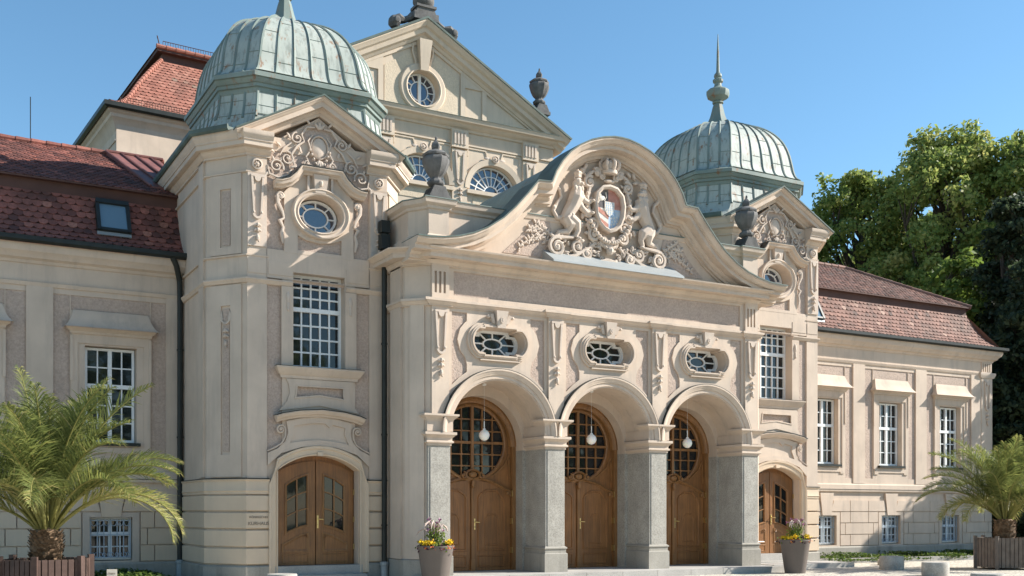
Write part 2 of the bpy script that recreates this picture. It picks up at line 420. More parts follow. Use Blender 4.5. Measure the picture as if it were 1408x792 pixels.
# windows -------------------------------------------------------------------
def rect_window(par, fr, u0, u1, z0, z1, cols, zt, rt, rb, d=-.22, glass='glass', name='window', loc=None, curtain=False, bar=.028):
    """white casement window: transom at zt, rt pane rows above, rb below"""
    b = B(fr); fw = .055
    b.plate(rect(u0, u1, z0, z1), [rect(u0+fw, u1-fw, z0+fw, z1-fw)], d-.02, d+.05)
    um = (u0+u1)/2
    b.box(u0+fw, u1-fw, zt-.045, zt+.045, d-.02, d+.065)
    ncol = sum(cols)
    if len(cols) > 1:
        b.box(um-.042, um+.042, z0+fw, zt-.045, d-.02, d+.055); b.box(um-.042, um+.042, zt+.045, z1-fw, d-.02, d+.055)
    xs = []
    if len(cols) == 2:
        for (p, q, n) in ((u0+fw, um-.042, cols[0]), (um+.042, u1-fw, cols[1])):
            xs += [p+(q-p)*k/n for k in range(1, n)]
    else: xs = [u0+fw+(u1-u0-2*fw)*k/ncol for k in range(1, ncol)]
    for x in xs:
        b.box(x-bar/2, x+bar/2, z0+fw, zt-.045, d-.015, d+.03); b.box(x-bar/2, x+bar/2, zt+.045, z1-fw, d-.015, d+.03)
    for k in range(1, rb): z = z0+fw+(zt-.045-z0-fw)*k/rb; b.box(u0+fw, u1-fw, z-bar/2, z+bar/2, d-.012, d+.027)
    for k in range(1, rt): z = zt+.045+(z1-fw-zt-.045)*k/rt; b.box(u0+fw, u1-fw, z-bar/2, z+bar/2, d-.012, d+.027)
    w = b.build(name, 'white_paint', par, loc)
    if curtain:
        c = B(fr); n = 8
        pts = []
        for i in range(n*4+1):
            t = i/(n*4); pts.append((u0+.06+(u1-u0-.12)*t, d-.012+.008*math.sin(t*n*2*PI)))
        vs = []; fs = []; k = 0
        for i in range(0, n):
            x0 = u0+.06+(u1-u0-.12)*(i+.12)/n; x1 = u0+.06+(u1-u0-.12)*(i+.62)/n
            c.box(x0, x1, z0+.06, z1-.06, d-.024, d-.017)
        c.build('curtain', 'curtain', w)
    g = B(fr).plate(rect(u0+.02, u1-.02, z0+.02, z1-.02), (), d-.05, d-.027 if curtain else d-.012)
    g.build('pane', glass, w)
    return w
def radial_window(par, fr, cx, cz, rx, rz, d, name='window', spokes=8, inner=(.5, .5), half=False, glass='glass', loc=None, arcs=(), mull=False):
    b = B(fr); a0, a1 = (0, 180) if half else (0, 360)
    if half:
        b.sweep(arc(cx, cz, rx, rz, 180, 0, 24), [(0, d-.02), (0, d+.05), (-.045, d+.05), (-.045, d-.02)])
        b.box(cx-rx, cx+rx, cz-.03, cz+.03, d-.02, d+.055)
    else:
        b.sweep(oval(cx, cz, rx, rz, 32), [(0, d-.02), (0, d+.05), (.045, d+.05), (.045, d-.02)], closed=True)
    for f in ([inner] if inner else [])+list(arcs):
        p = arc(cx, cz, rx*f[0], rz*f[1], 180, 0, 16) if half else oval(cx, cz, rx*f[0], rz*f[1], 24)
        b.sweep(p, [(-.014, d-.015), (-.014, d+.03), (.014, d+.03), (.014, d-.015)], closed=not half)
    f0 = inner if inner else (0, 0)
    for k in range(spokes+(1 if half else 0)):
        if half and k in (0, spokes): continue
        a = R_(a1*k/spokes)
        p = (cx+rx*f0[0]*math.cos(a), cz+rz*f0[1]*math.sin(a)); q = (cx+rx*math.cos(a)*.97, cz+rz*math.sin(a)*.97)
        b.sweep([p, q], [(-.014, d-.015), (-.014, d+.028), (.014, d+.028), (.014, d-.015)])
    if mull: b.box(cx-.045, cx+.045, cz-rz, cz+rz, d-.018, d+.06)
    w = b.build(name, 'white_paint', par, loc)
    B(fr).plate(arc(cx, cz, rx*.99, rz*.99, 0, 180, 20) if half else oval(cx, cz, rx*.99, rz*.99), (), d-.05, d-.01).build('pane', glass, w)
    return w
# tiled slope: prof [(d,z)] from the eave up; uL(t),uR(t) bound each course
def tile_slope(b, prof, uL, uR, tw=.17, ex=.15, scal=True, lift=.02, rr=rnd, bias=0.0):
    seg = [0]
    for i in range(1, len(prof)): seg.append(seg[-1]+math.hypot(prof[i][0]-prof[i-1][0], prof[i][1]-prof[i-1][1]))
    L = seg[-1]
    def at(s):
        s = max(0, min(L, s))
        for i in range(1, len(prof)):
            if s <= seg[i]+1e-9:
                t = (s-seg[i-1])/(seg[i]-seg[i-1]); d = prof[i-1][0]+(prof[i][0]-prof[i-1][0])*t; z = prof[i-1][1]+(prof[i][1]-prof[i-1][1])*t
                dd = prof[i][0]-prof[i-1][0]; dz = prof[i][1]-prof[i-1][1]; l = math.hypot(dd, dz)
                return d, z, dz/l, -dd/l      # point and outward normal (d,z)
    n = max(1, int(L/ex))
    for r in range(n):
        s0 = L*r/n; s1 = L*(r+1)/n
        a, c = uL(s0/L), uR(s0/L); off = (tw/2 if r % 2 else 0)
        k = int(math.floor((a-off)/tw))
        u = k*tw+off
        d0, z0, nd, nz = at(s0); d1, z1, _, _ = at(min(L, s1+.01)); dm, zm, _, _ = at(s0+(s1-s0)*.35)
        while u < c:
            p, q = max(u, a), min(u+tw*.985, c)
            if q-p > .02:
                j = rr.uniform(-.004, .006); f = lift+j
                def P(uu, s, e):
                    dd, zz, _, _ = at(s); return (uu, dd+nd*e, zz+nz*e)
                if scal:
                    w = q-p; dr = (s1-s0)*.42
                    bot = [(p, s0+dr), (p+w*.18, s0+dr*.32), (p+w*.5, s0), (p+w*.82, s0+dr*.32), (q, s0+dr)]
                else: bot = [(p, s0), (q, s0)]
                vs = [P(x, s, f) for x, s in bot]+[P(q, s1+.01, .006), P(p, s1+.01, .006)]+[P(x, s, f-.018) for x, s in bot]
                m = len(bot); fs = [tuple(range(m+2))]+[(i, i+m+2, i+m+3, i+1) for i in range(m-1)]
                b.add(vs, fs, tint=max(0, min(1, rr.gauss(.5+bias, .2))))
            u += tw
# ================================================================== THE BUILDING
HALL = empty('concert_house', 'cream baroque spa house with three arched doors, two green copper domes and a relief gable', 'building')
BAY = 2.91
CX = (-BAY, 0.0, BAY)
ZA = 3.22                    # springing of the porch arches
# ---------------- porch
b = B()
out = [(-4.58, ZA)]
for c in CX: out += arc(c, ZA, 1.2, 1.2, 180, 0, 28)
out += [(4.58, ZA), (4.58, 6.86), (-4.58, 6.86)]
WZ = 5.255
def porch_open(c, g=0): return lobed(c, WZ, .40+g, .29+g, .36, .28+g, .24)
b.plate(out, [porch_open(c) for c in CX], -.55, -.035)
b.plate(out, [], -.9, -.56)
# chamfers and sides
chL = Fr(-5.0, .42, .42, -.42); sdL = Fr(-5.0, 1.6, 0, -1); chR = Fr(4.58, 0, .42, .42); sdR = Fr(5.0, .42, 0, 1)
for fr, l in ((chL, .594), (chR, .594), (sdL, 1.18), (sdR, 1.18)):
    t = B(fr); t.box(0, l, .5, 6.86, -.3, -.012); b.add(t.v, t.f, raw=True)
for fr in (chL, chR):
    t = B(fr); t.box(.13, .46, .5, 5.93, -.01, .03); b.add(t.v, t.f, raw=True)
for fr, q in ((sdL, 1), (sdR, 0)):
    t = B(fr); u0 = .5 if q else .12
    t.box(u0, u0+.56, .5, 6.84, -.011, .04); b.add(t.v, t.f, raw=True)
PW = b.build('porch_wall', 'plaster', HALL)
# rough stucco sheet behind the cut-outs is the wall face itself
s = B(); s.plate([(-4.57, ZA+.001)]+[p for c in CX for p in arc(c, ZA+.001, 1.215, 1.215, 180, 0, 28)]+[(4.57, ZA+.001), (4.57, 6.84), (-4.57, 6.84)], [porch_open(c, .02) for c in CX], -.0345, -.03, False)
s.build('rough_stucco', 'stucco', PW)
sm = B()
def stucco_hole(c, q):
    xo, xi = 1.165, .80
    pts = [(xo, 5.84), (xi, 5.84), (xi, 5.66)]
    pts += [(.90*math.cos(R_(a))+.13, WZ+.62*math.sin(R_(a))) for a in (38, 22, 0, -22, -38)]
    pts += [(xi, 4.72), (xi, ZA+math.sqrt(1.56**2-xi**2)), (.98, ZA+math.sqrt(1.56**2-.98**2)), (xo, ZA+math.sqrt(1.56**2-xo**2))]
    return [(c+q*x, z) for x, z in pts]
holes = []
for c in CX:
    for q in (-1, 1): holes.append(stucco_hole(c, q))
    holes.append(porch_open(c, .02))
smo = [(-4.58, ZA)]
for c in CX: smo += arc(c, ZA, 1.3, 1.3, 180, 0, 28)
smo += [(4.58, ZA), (4.58, 6.0), (-4.58, 6.0)]
sm.plate(smo, holes, -.03, .005, False)
# frieze frame
fz = [rect(-4.03, 4.03, 6.19, 6.71)]
sm.plate(rect(-4.58, 4.58, 6.0, 6.84), fz, -.03, .005, False)
sm.build('smooth_plaster', 'plaster', PW)
# pilaster strips with drops, fluted tops
for k, x in enumerate((-1.5*BAY, -.5*BAY, .5*BAY, 1.5*BAY)):
    p = B()
    w = .205
    p.box(x-w, x+w, 3.6, 5.93, .006, .055)
    if abs(x) > 3:
        fl = [rect(x-.145+i*.105, x-.145+i*.105+.055, 6.2, 6.66) for i in range(3)]
        p.plate(rect(x-w, x+w, 6.06, 6.82), fl, .006, .06, False)
    pl = p.build('pilaster', 'plaster', PW)
    o = B(); pil_orn(o, x, 5.83, .98, .056); o.build('pilaster_drop', 'relief', PW)
# string course
path = [(-5.0, 1.6), (-5.0, .42), (-4.58, 0)]
for x in (-1.5*BAY, -.5*BAY, .5*BAY, 1.5*BAY):
    path += [(x-.235, 0), (x-.235, -.05), (x+.235, -.05), (x+.235, 0)]
path = path[:3]+path[4:]
path += [(4.58, 0), (5.0, .42), (5.0, 1.6)]
path[3] = (-4.6, -.05); 
b = B(); b.hsweep(path, [(-.02, 5.92), (.035, 5.92), (.035, 5.95), (.05, 5.95), (.09, 6.0), (.09, 6.015), (.11, 6.015), (.11, 6.07), (-.02, 6.10)])
b.build('string_course', 'plaster', HALL)
# archivolts
for c in CX:
    b = B(); b.sweep(arc(c, ZA, 1.2, 1.2, 180, 0, 36), [(0, -.2), (0, .03), (.03, .03), (.03, .055), (.11, .055), (.11, .08), (.125, .08), (.17, .11), (.20, .115), (.20, .13), (.235, .13), (.235, .0), (.2, -.02)])
    av = b.build('archivolt', 'plaster', HALL)
    b = B(); b.sweep(arc(c, ZA, 1.437, 1.437, 168, 12, 36), [(0, .0), (.012, .0), (.012, .125), (-.01, .125), (-.01, .116), (0, .116)]); b.build('archivolt_flashing', 'gutter_dark', av)
# piers
def pier(x, wl, wr):
    b = B(); b.box(x-wl, x+wr, .66, 2.95, -.9, -.002)
    b.box(x-wl+.05, x+wr-.05, .7, 2.9, -.1, .012)
    pr = b.build('pier', 'pier_stone', HALL)
    q = B(); P = [(x-wl, .9), (x-wl, 0), (x+wr, 0), (x+wr, .9)]
    q.hsweep(P, [(-.1, .15), (.05, .15), (.05, .56), (.03, .58), (-.1, .58)]); q.hsweep(P, [(-.1, .58), (.022, .58), (.022, .66), (.045, .675), (.045, .70), (0, .735), (-.1, .735)])
    q.build('pier_plinth', 'granite', pr)
    q = B()
    q.hsweep(P, [(-.1, 2.94), (.02, 2.94), (.02, 2.98), (.06, 3.0), (.06, 3.03), (.03, 3.05), (.035, 3.10), (.09, 3.16), (.11, 3.17), (.11, 3.225), (-.1, 3.24)])
    q.hsweep([P[0], P[1], P[2], P[3]], [(-.1, 3.24), (.045, 3.24), (.045, 3.47), (-.1, 3.47)])
    P2 = [(x-wl, .35), (x-wl, 0), (x+wr, 0), (x+wr, .35)]
    q.hsweep(P2, [(-.1, 3.46), (.05, 3.46), (.06, 3.49), (.10, 3.53), (.15, 3.57), (.15, 3.61), (-.1, 3.625)])
    q.build('capital', 'plaster', pr)
    return pr
for k, x in enumerate((-1.5*BAY, -.5*BAY, .5*BAY, 1.5*BAY)): pier(x, .27 if k == 0 else .255, .27 if k == 3 else .255)
# granite foot of porch sides, rear (door) wall
b = B(); b.hsweep([(-5.0, 1.6), (-5.0, .42), (-4.64, .06)], [(-.3, 0), (.03, 0), (.03, .48), (0, .5), (-.3, .5)])
b.hsweep([(4.64, .06), (5.0, .42), (5.0, 1.6)], [(-.3, 0), (.03, 0), (.03, .48), (0, .5), (-.3, .5)])
b.build('side_plinth', 'granite', HALL)
b = B()
o2 = [(-4.3, 2.95)]
for c in CX: o2 += [(c-1.12, 2.95)]+arc(c, 3.05, 1.12, 1.12, 180, 0, 28)+[(c+1.12, 2.95)]
o2 += [(4.3, 2.95), (4.3, 4.9), (-4.3, 4.9)]
b.plate(o2, [], -1.4, -.9); b.build('door_wall', 'plaster', HALL)
b = B()
for x0, x1 in ((-4.6, -BAY-1.12), (-BAY+1.12, -1.12), (1.12, BAY-1.12), (BAY+1.12, 4.6)): b.box(x0, x1, .15, 2.95, -1.4, -.902)
b.build('door_wall_base', 'pier_stone', HALL)

# porch windows
for c in CX:
    w = B(); d = -.34
    fr_o = lobed(c, WZ, .40, .29, .36, .28, .19)[::-1]
    w.sweep(fr_o, [(0, d-.02), (0, d+.05), (-.05, d+.05), (-.05, d-.02)], closed=True) if False else w.plate(lobed(c, WZ, .42, .31, .37, .30, .2), [lobed(c, WZ, .335, .235, .335, .225, .15)], d-.02, d+.05)
    io = lobed(c, WZ, .13, .115, .12, .1149, .1148)
    w.plate(oval(c, WZ, .255, .13, 20), [oval(c, WZ, .22, .10, 20)], d-.015, d+.035)
    for p, q in (((0, .12), (0, .26)), ((0, -.12), (0, -.26)), ((.24, 0), (.60, 0)), ((-.24, 0), (-.60, 0)), ((.17, .09), (.36, .25)), ((-.17, .09), (-.36, .25)), ((.17, -.09), (.36, -.25)), ((-.17, -.09), (-.36, -.25))):
        w.sweep([(c+p[0], WZ+p[1]), (c+q[0], WZ+q[1])], [(-.015, d-.015), (-.015, d+.03), (.015, d+.03), (.015, d-.015)])
    wo = w.build('window', 'white_paint', HALL)
    B().plate(lobed(c, WZ, .41, .30, .36, .29, .19), (), d-.05, d-.008).build('pane', 'glass', wo)
    s = B()
    L1 = lobed(c, WZ, .42, .31, .37, .30, .2); 
    s.plate(lobed(c, WZ, .44, .41, .36, .44, .385), [lobed(c, WZ, .40, .29, .36, .28, .24)], -.03, .05, False)
    s.plate(lobed(c, WZ, .42, .365, .36, .385, .335), [lobed(c, WZ, .40, .31, .36, .31, .265)], .05, .085, False)
    s.plate(lobed(c, WZ, .41, .335, .36, .345, .295), [lobed(c, WZ, .39, .305, .36, .315, .265)], .085, .105, False)
    s.box(c-.50, c+.50, WZ-.425, WZ-.40, -.0, .075)
    s.build('window_surround', 'plaster', wo)
    k = B()
    k.add([(c-.10, .0, WZ+.30), (c+.10, .0, WZ+.30), (c+.15, .0, 5.93), (c-.15, .0, 5.93), (c-.10, .13, WZ+.30), (c+.10, .13, WZ+.30), (c+.15, .17, 5.93), (c-.15, .17, 5.93)], [(0, 1, 2, 3), (4, 5, 6, 7), (0, 1, 5, 4), (1, 2, 6, 5), (2, 3, 7, 6), (3, 0, 4, 7)])
    for q in (-1, 1):
        k.add([(c+q*.13, 0, WZ+.40), (c+q*.2, 0, WZ+.40), (c+q*.27, 0, 5.84), (c+q*.19, 0, 5.86), (c+q*.13, .08, WZ+.40), (c+q*.2, .08, WZ+.40), (c+q*.27, .1, 5.84), (c+q*.19, .1, 5.86)], [(0, 1, 2, 3), (4, 5, 6, 7), (0, 1, 5, 4), (1, 2, 6, 5), (2, 3, 7, 6), (3, 0, 4, 7)])
        k.ell(c+q*.30, .06, 5.80, .05, .05, .04)
    k.sweep(oval(c, WZ+.47, .045, .065, 12), [(0, .13), (0, .17), (.02, .17), (.02, .13)], closed=True); k.ell(c, .15, WZ+.47, .025, .03, .045)
    k.build('keystone', 'relief', wo)

# ---------------- cornice, gable, attic of the porch
body = [(-5.0, 1.6), (-5.0, .42), (-4.58, 0), (4.58, 0), (5.0, .42), (5.0, 1.6)]
b = B(); b.hsweep(body, [(-.1, 6.78), (.04, 6.78), (.04, 6.81), (.06, 6.815), (.11, 6.87), (.12, 6.89), (.12, 6.905), (.32, 6.905), (.32, 6.99), (.34, 6.99), (.34, 7.01), (.39, 7.04), (.44, 7.07), (.45, 7.10), (-.3, 7.16)])
b.slab([(-5.0, 1.6), (-5.0, .42), (-4.58, 0), (4.58, 0), (5.0, .42), (5.0, 1.6)], 6.86, 7.12)
b.build('porch_cornice', 'plaster', HALL)
half = [(5.12, 7.24), (4.85, 7.24), (4.5, 7.27), (4.15, 7.34), (3.8, 7.45), (3.45, 7.62), (3.1, 7.86), (2.8, 8.14), (2.5, 8.47), (2.22, 8.80), (1.88, 8.82), (1.86, 8.86), (1.76, 9.09), (1.6, 9.33), (1.38, 9.57), (1.12, 9.77), (.82, 9.93), (.5, 10.04), (.2, 10.10), (0, 10.11)]
cont = [(-x, z) for x, z in half]+[(x, z) for x, z in reversed(half[:-1])]      # left to right
b = B()
inner = [(x*.985, z-.06) for x, z in cont]
b.plate([(-4.9, 7.1)]+[(max(-4.9, min(4.9, x)), max(7.11, z-.08)) for x, z in cont]+[(4.9, 7.1)], (), -.35, 0)
gb = b.build('gable_wall', 'plaster', HALL)
b = B()
b.sweep(cont, [(0, -.3), (0, .55), (-.05, .55), (-.05, .53), (-.12, .47), (-.12, .455), (-.135, .455), (-.135, .40), (-.23, .40), (-.23, .20), (-.25, .20), (-.30, .14), (-.30, .12), (-.315, .12), (-.37, .12), (-.37, .05), (-.41, .05), (-.41, -.3)])
b.build('gable_cornice', 'plaster', gb)
b = B(); b.sweep(cont, [(0.0, -.3), (.018, -.3), (.018, .57), (-.012, .57), (-.012, .555), (0.0, .555)])
b.build('gable_flashing', 'gutter_green', gb)
b = B()      # curved copper roof behind the gable
mid = [(x*.97, z-.10) for x, z in cont if abs(x) < 4.2]
b.plate([(-4.1, 7.15)]+mid+[(4.1, 7.15)], (), -4.2, -.351)
b.build('gable_roof', 'copper_dark', gb)
# rough triangles at the foot of the gable and olive sprays on them
for q in (-1, 1):
    b = B(); tri = [(q*-2.83*-1, 7.26), (q*2.35, 7.70), (q*2.02, 8.12), (q*1.62, 8.12), (q*1.50, 7.7), (q*1.62, 7.26)]
    b.plate(tri, (), 0, .012, False); b.build('rough_field', 'stucco', gb)
    s = B(); r2 = random.Random(5 if q < 0 else 6)
    for br in ([(1.55, 7.55), (1.85, 7.70), (2.15, 7.62), (2.4, 7.42)], [(1.6, 7.75), (1.8, 7.9), (1.98, 8.0)], [(1.85, 7.7), (2.0, 7.86), (2.15, 7.85)]):
        s.tube([(q*x, .02, z) for x, z in br], .014, 5)
        for i in range(len(br)-1):
            for t in (.2, .6, 1.0):
                x = br[i][0]+(br[i+1][0]-br[i][0])*t; z = br[i][1]+(br[i+1][1]-br[i][1])*t
                for aa in (60, -50, 150):
                    leaf(s, q*x, z, (aa+r2.uniform(-25, 25)) if q > 0 else 180-(aa+r2.uniform(-25, 25)), .13, .055, .03, .025)
                s.ell(q*(x+.03), .04, z-.05, .025, .03, .025)
    s.build('olive_spray', 'relief', gb)
b = B(); b.add([(-1.80, .50, 7.13), (1.86, .50, 7.13), (1.86, .01, 7.44), (-1.80, .01, 7.44), (-1.80, .50, 7.09), (1.86, .50, 7.09), (1.86, .0, 7.1), (-1.80, .0, 7.1)], [(0, 1, 2, 3), (4, 5, 6, 7), (0, 1, 5, 4), (1, 2, 6, 5), (2, 3, 7, 6), (3, 0, 4, 7)])
b.build('ledge_flashing', 'zinc', gb)
# attic
att = [(-4.88, 1.6), (-4.88, .62), (-4.70, .44), (-4.70, .10), (-4.08, .10), (-4.08, .20), (4.08, .20), (4.08, .10), (4.70, .10), (4.70, .44), (4.88, .62), (4.88, 1.6)]
att = [(-4.88, 1.6), (-4.88, .50), (-4.62, .10), (-4.62, .0), (-4.14, .0), (-4.14, .10), (4.14, .10), (4.14, .0), (4.62, .0), (4.62, .10), (4.88, .50), (4.88, 1.6)]
b = B(); b.hsweep(att, [(-.3, 7.1), (.0, 7.1), (.0, 7.98), (.04, 8.0), (.05, 8.05), (.12, 8.10), (.14, 8.19), (-.3, 8.2)])
b.hsweep(att, [(-.3, 7.1), (.05, 7.1), (.05, 7.42), (.0, 7.46), (-.3, 7.46)])
b.build('attic_wall', 'plaster', HALL)
b = B(); b.slab([(-4.7, 1.6), (-4.7, .6), (-4.4, .3), (4.4, .3), (4.7, .6), (4.7, 1.6), (4.3, 10.3), (-4.3, 10.3)], 8.0, 8.19)
b.hsweep(att, [(.0, 8.195), (.155, 8.195), (.155, 8.215), (-.2, 8.23), (-.2, 8.2)])
b.build('attic_roof', 'copper_dark', HALL)
b = B(); b.box(-4.2, 4.2, 0, 8.0, -10.3, -1.41); b.build('core_wall', 'plaster', HALL)

# ---------------- coat of arms
CA = B(); d0 = .02
def rl(pts, r, d=.08, n=6, q=1): CA.tube([(q*x, d, z) for x, z in pts], r, n)
# shield cartouche
sh = [(-.07, 9.10), (-.26, 9.06), (-.42, 8.9), (-.47, 8.66), (-.45, 8.4), (-.36, 8.2), (-.22, 8.08), (-.06, 8.02), (.10, 8.08), (.24, 8.2), (.33, 8.4), (.36, 8.66), (.31, 8.9), (.14, 9.06)]
CA.sweep(sh[::-1], [(-.06, 0), (-.07, .17), (-.03, .22), (.02, .20), (.02, .1), (.02, 0)], closed=True)
for q in (-1, 1):
    c0 = -.06
    for (x, z, r, sg, a) in ((.53, 9.12, .15, -q, 120), (.32, 9.38, .10, q, 30), (.42, 8.16, .16, q, -60), (.56, 8.42, .10, -q, 0), (.40, 7.92, .15, -q, 60), (.16, 7.78, .12, q, 90), (.86, 7.60, .17, q, 200), (.60, 7.46, .13, -q, 40)):
        scroll(CA, c0+q*x, z, r, .10, 1.5, sg if q > 0 else sg, a if q > 0 else 180-a, .042)
    # long C scrolls at the base
    scroll(CA, c0+q*1.42, 7.52, .22, .12, 1.7, -q, 90, .05, lead=[(c0+q*.85, 7.95), (c0+q*1.0, 7.78), (c0+q*1.2, 7.76)])
    rl([(c0+q*1.55, 7.33), (c0+q*1.25, 7.28), (c0+q*.95, 7.36), (c0+q*.72, 7.50), (c0+q*.5, 7.62)], [.05, .055, .06, .05, .03], .10)
    rl([(c0+q*.52, 9.0), (c0+q*.60, 8.75), (c0+q*.56, 8.55), (c0+q*.48, 8.35)], [.05, .06, .05, .03], .10)
    rl([(c0+q*.36, 9.42), (c0+q*.50, 9.34), (c0+q*.62, 9.2), (c0+q*.66, 9.0)], [.03, .05, .05, .03], .09)
    r2 = random.Random(3 if q > 0 else 13)
    for i in range(34):
        a = c0+q*r2.uniform(.10, 1.45); z = 7.32+r2.random()*.50
        leaf(CA, a, z, r2.uniform(0, 360), r2.uniform(.11, .19), r2.uniform(.05, .09), .08, .05)
        if i % 3 == 0: scroll(CA, a, z, r2.uniform(.06, .10), .07, 1.2, r2.choice((-1, 1)), r2.uniform(0, 360), .02, 12)
    for i in range(16):
        t = r2.random(); a = c0+q*(.42+.16*r2.random()); z = 8.0+1.25*t
        leaf(CA, a, z, r2.uniform(30, 150), r2.uniform(.10, .16), .06, .08, .04)
    for (x, z) in ((.62, 8.1), (.7, 8.25), (.66, 7.95), (.78, 8.02), (1.02, 7.95), (1.1, 7.75), (.72, 9.28), (.78, 9.36), (.66, 9.4)):
        leaf(CA, c0+q*x, z, r2.uniform(0, 180), .18, .09, .07, .05)
    for i in range(9):       # fruit garland below the shield
        t = i/8; a = c0+q*(.05+.5*t); z = 7.78+.42*t*t; CA.ell(a, .17, z, .055, .06, .055)
    for i in range(6): CA.ell(c0+q*(.60+.01*i), .12, 8.85-.1*i, .04, .05, .05)
for i in range(5): leaf(CA, -.06, 7.62, 30+30*i, .22, .09, .12, .06)
CA.ell(-.06, .16, 7.58, .09, .1, .10)
for q in (-1, 1): rl([(-.06, 7.36), (-.06+q*.3, 7.30), (-.06+q*.62, 7.33)], [.06, .055, .03], .12)
arms = CA.build('coat_of_arms', 'relief', HALL)
# crown
c = B(); c.lathe(-.06, -.12, [(.20, 9.36), (.21, 9.40), (.205, 9.44), (.19, 9.45)], 16)
for k in range(8):
    a = R_(k*45); ca_, sa_ = math.cos(a), math.sin(a)
    c.tube([(-.06+ca_*r, .12-sa_*r, z) for r, z in ((.19, 9.44), (.245, 9.52), (.25, 9.60), (.19, 9.68), (.05, 9.73))], [.035, .04, .04, .035, .02], 6)
    c.ell(-.06+ca_*.2, .12-sa_*.2, 9.47, .04, .04, .05)
c.lathe(-.06, -.12, [(.17, 9.44), (.205, 9.52), (.205, 9.6), (.15, 9.67), (.03, 9.71)], 16)
c.ell(-.06, .12, 9.75, .045, .045, .045); c.box(-.075, -.045, 9.78, 9.86, .105, .135); c.box(-.1, -.02, 9.81, 9.835, .105, .135)
for q in (-1, 1): scroll(c, -.06+q*.2, 9.30, .085, .12, 1.3, q, 90 if q > 0 else 90, .03)
c.ell(-.06, .14, 9.2, .16, .07, .05)
c.build('crown', 'relief', arms)
# shield quarters
cen = (-.06, 8.57)
sh_in = [( -.06+(x+.06)*.93, 8.56+(z-8.56)*.95) for x, z in sh]
def clip(poly, f):
    out = []
    for i in range(len(poly)):
        a, c2 = poly[i-1], poly[i]; fa, fb = f(a), f(c2)
        if (fa >= 0) != (fb >= 0):
            t = fa/(fa-fb); out.append((a[0]+(c2[0]-a[0])*t, a[1]+(c2[1]-a[1])*t))
        if fb >= 0: out.append(c2)
    return out
def quarter(sx, sz): return clip(clip(sh_in, lambda p: sx*(p[0]+.06)), lambda p: sz*(p[1]-8.58))
q1, q2, q3, q4 = quarter(-1, 1), quarter(1, 1), quarter(-1, -1), quarter(1, -1)
for nm, poly, mt in (('shield_quarter', q1, 'shield_black'), ('shield_quarter', q2, 'shield_red'), ('shield_quarter', q3, 'shield_white'), ('shield_quarter', q4, 'shield_blue')):
    B().plate(poly, (), .02, .10).build(nm, mt, arms)
b = B()
for k in range(3):
    z = 8.66-k*.22
    st = clip(clip(q3, lambda p: (p[1]-z+.10)+.55*(-p[0]-.06)*-1+.0), lambda p: -((p[1]-z-.0)+.55*(-p[0]-.06)*-1))
    if len(st) > 2: b.plate(st, (), .1, .108, False)
b.build('shield_stripe', 'shield_red', arms)
b = B()
for k in range(1): b.ell(-.25, .105, 8.80, .10, .02, .06, 20); b.ell(-.30, .105, 8.88, .05, .02, .05); b.tube([(-.18, .11, 8.75), (-.12, .11, 8.85), (-.14, .11, 8.95)], .012, 5); b.tube([(-.32, .11, 8.74), (-.36, .11, 8.68)], .014, 5)
b.build('shield_charge', 'shield_white', arms)
b = B(); b.plate([(-.0, 8.74), (.26, 8.74), (.26, 8.58), (.2, 8.44), (.13, 8.38), (.06, 8.44), (.0, 8.58)] if False else [(-.17, 8.74), (.10, 8.74), (.10, 8.56), (.04, 8.45), (-.035, 8.40), (-.11, 8.45), (-.17, 8.56)], (), .1, .12, False)
hs = b.build('heart_shield', 'shield_white', arms)
b = B()
for i in range(5):
    for j in range(6):
        x = -.15+.06*i+(.015 if j % 2 else 0); z = 8.70-.052*j
        if x < .08 and (j < 4 or abs(x+.035) < .09): b.plate([(x, z), (x+.017, z+.024), (x+.034, z), (x+.017, z-.024)], (), .12, .123, False)
b.build('shield_lozenge', 'shield_blue', hs)
b = B()
for i in range(4):
    for j in range(6):
        x = .0+.08*i+(.02 if j % 2 else 0); z = 8.36-.07*j+.02*i
        p = clip([(x, z), (x+.022, z+.034), (x+.044, z), (x+.022, z-.034)], lambda p: .30-math.hypot((p[0]+.06)*1.0, (p[1]-8.5)*.62))
        if len(p) > 2 and not (x < .1 and z > 8.42): b.plate(p, (), .1, .104, False)
b.build('shield_lozenge', 'shield_white', arms)
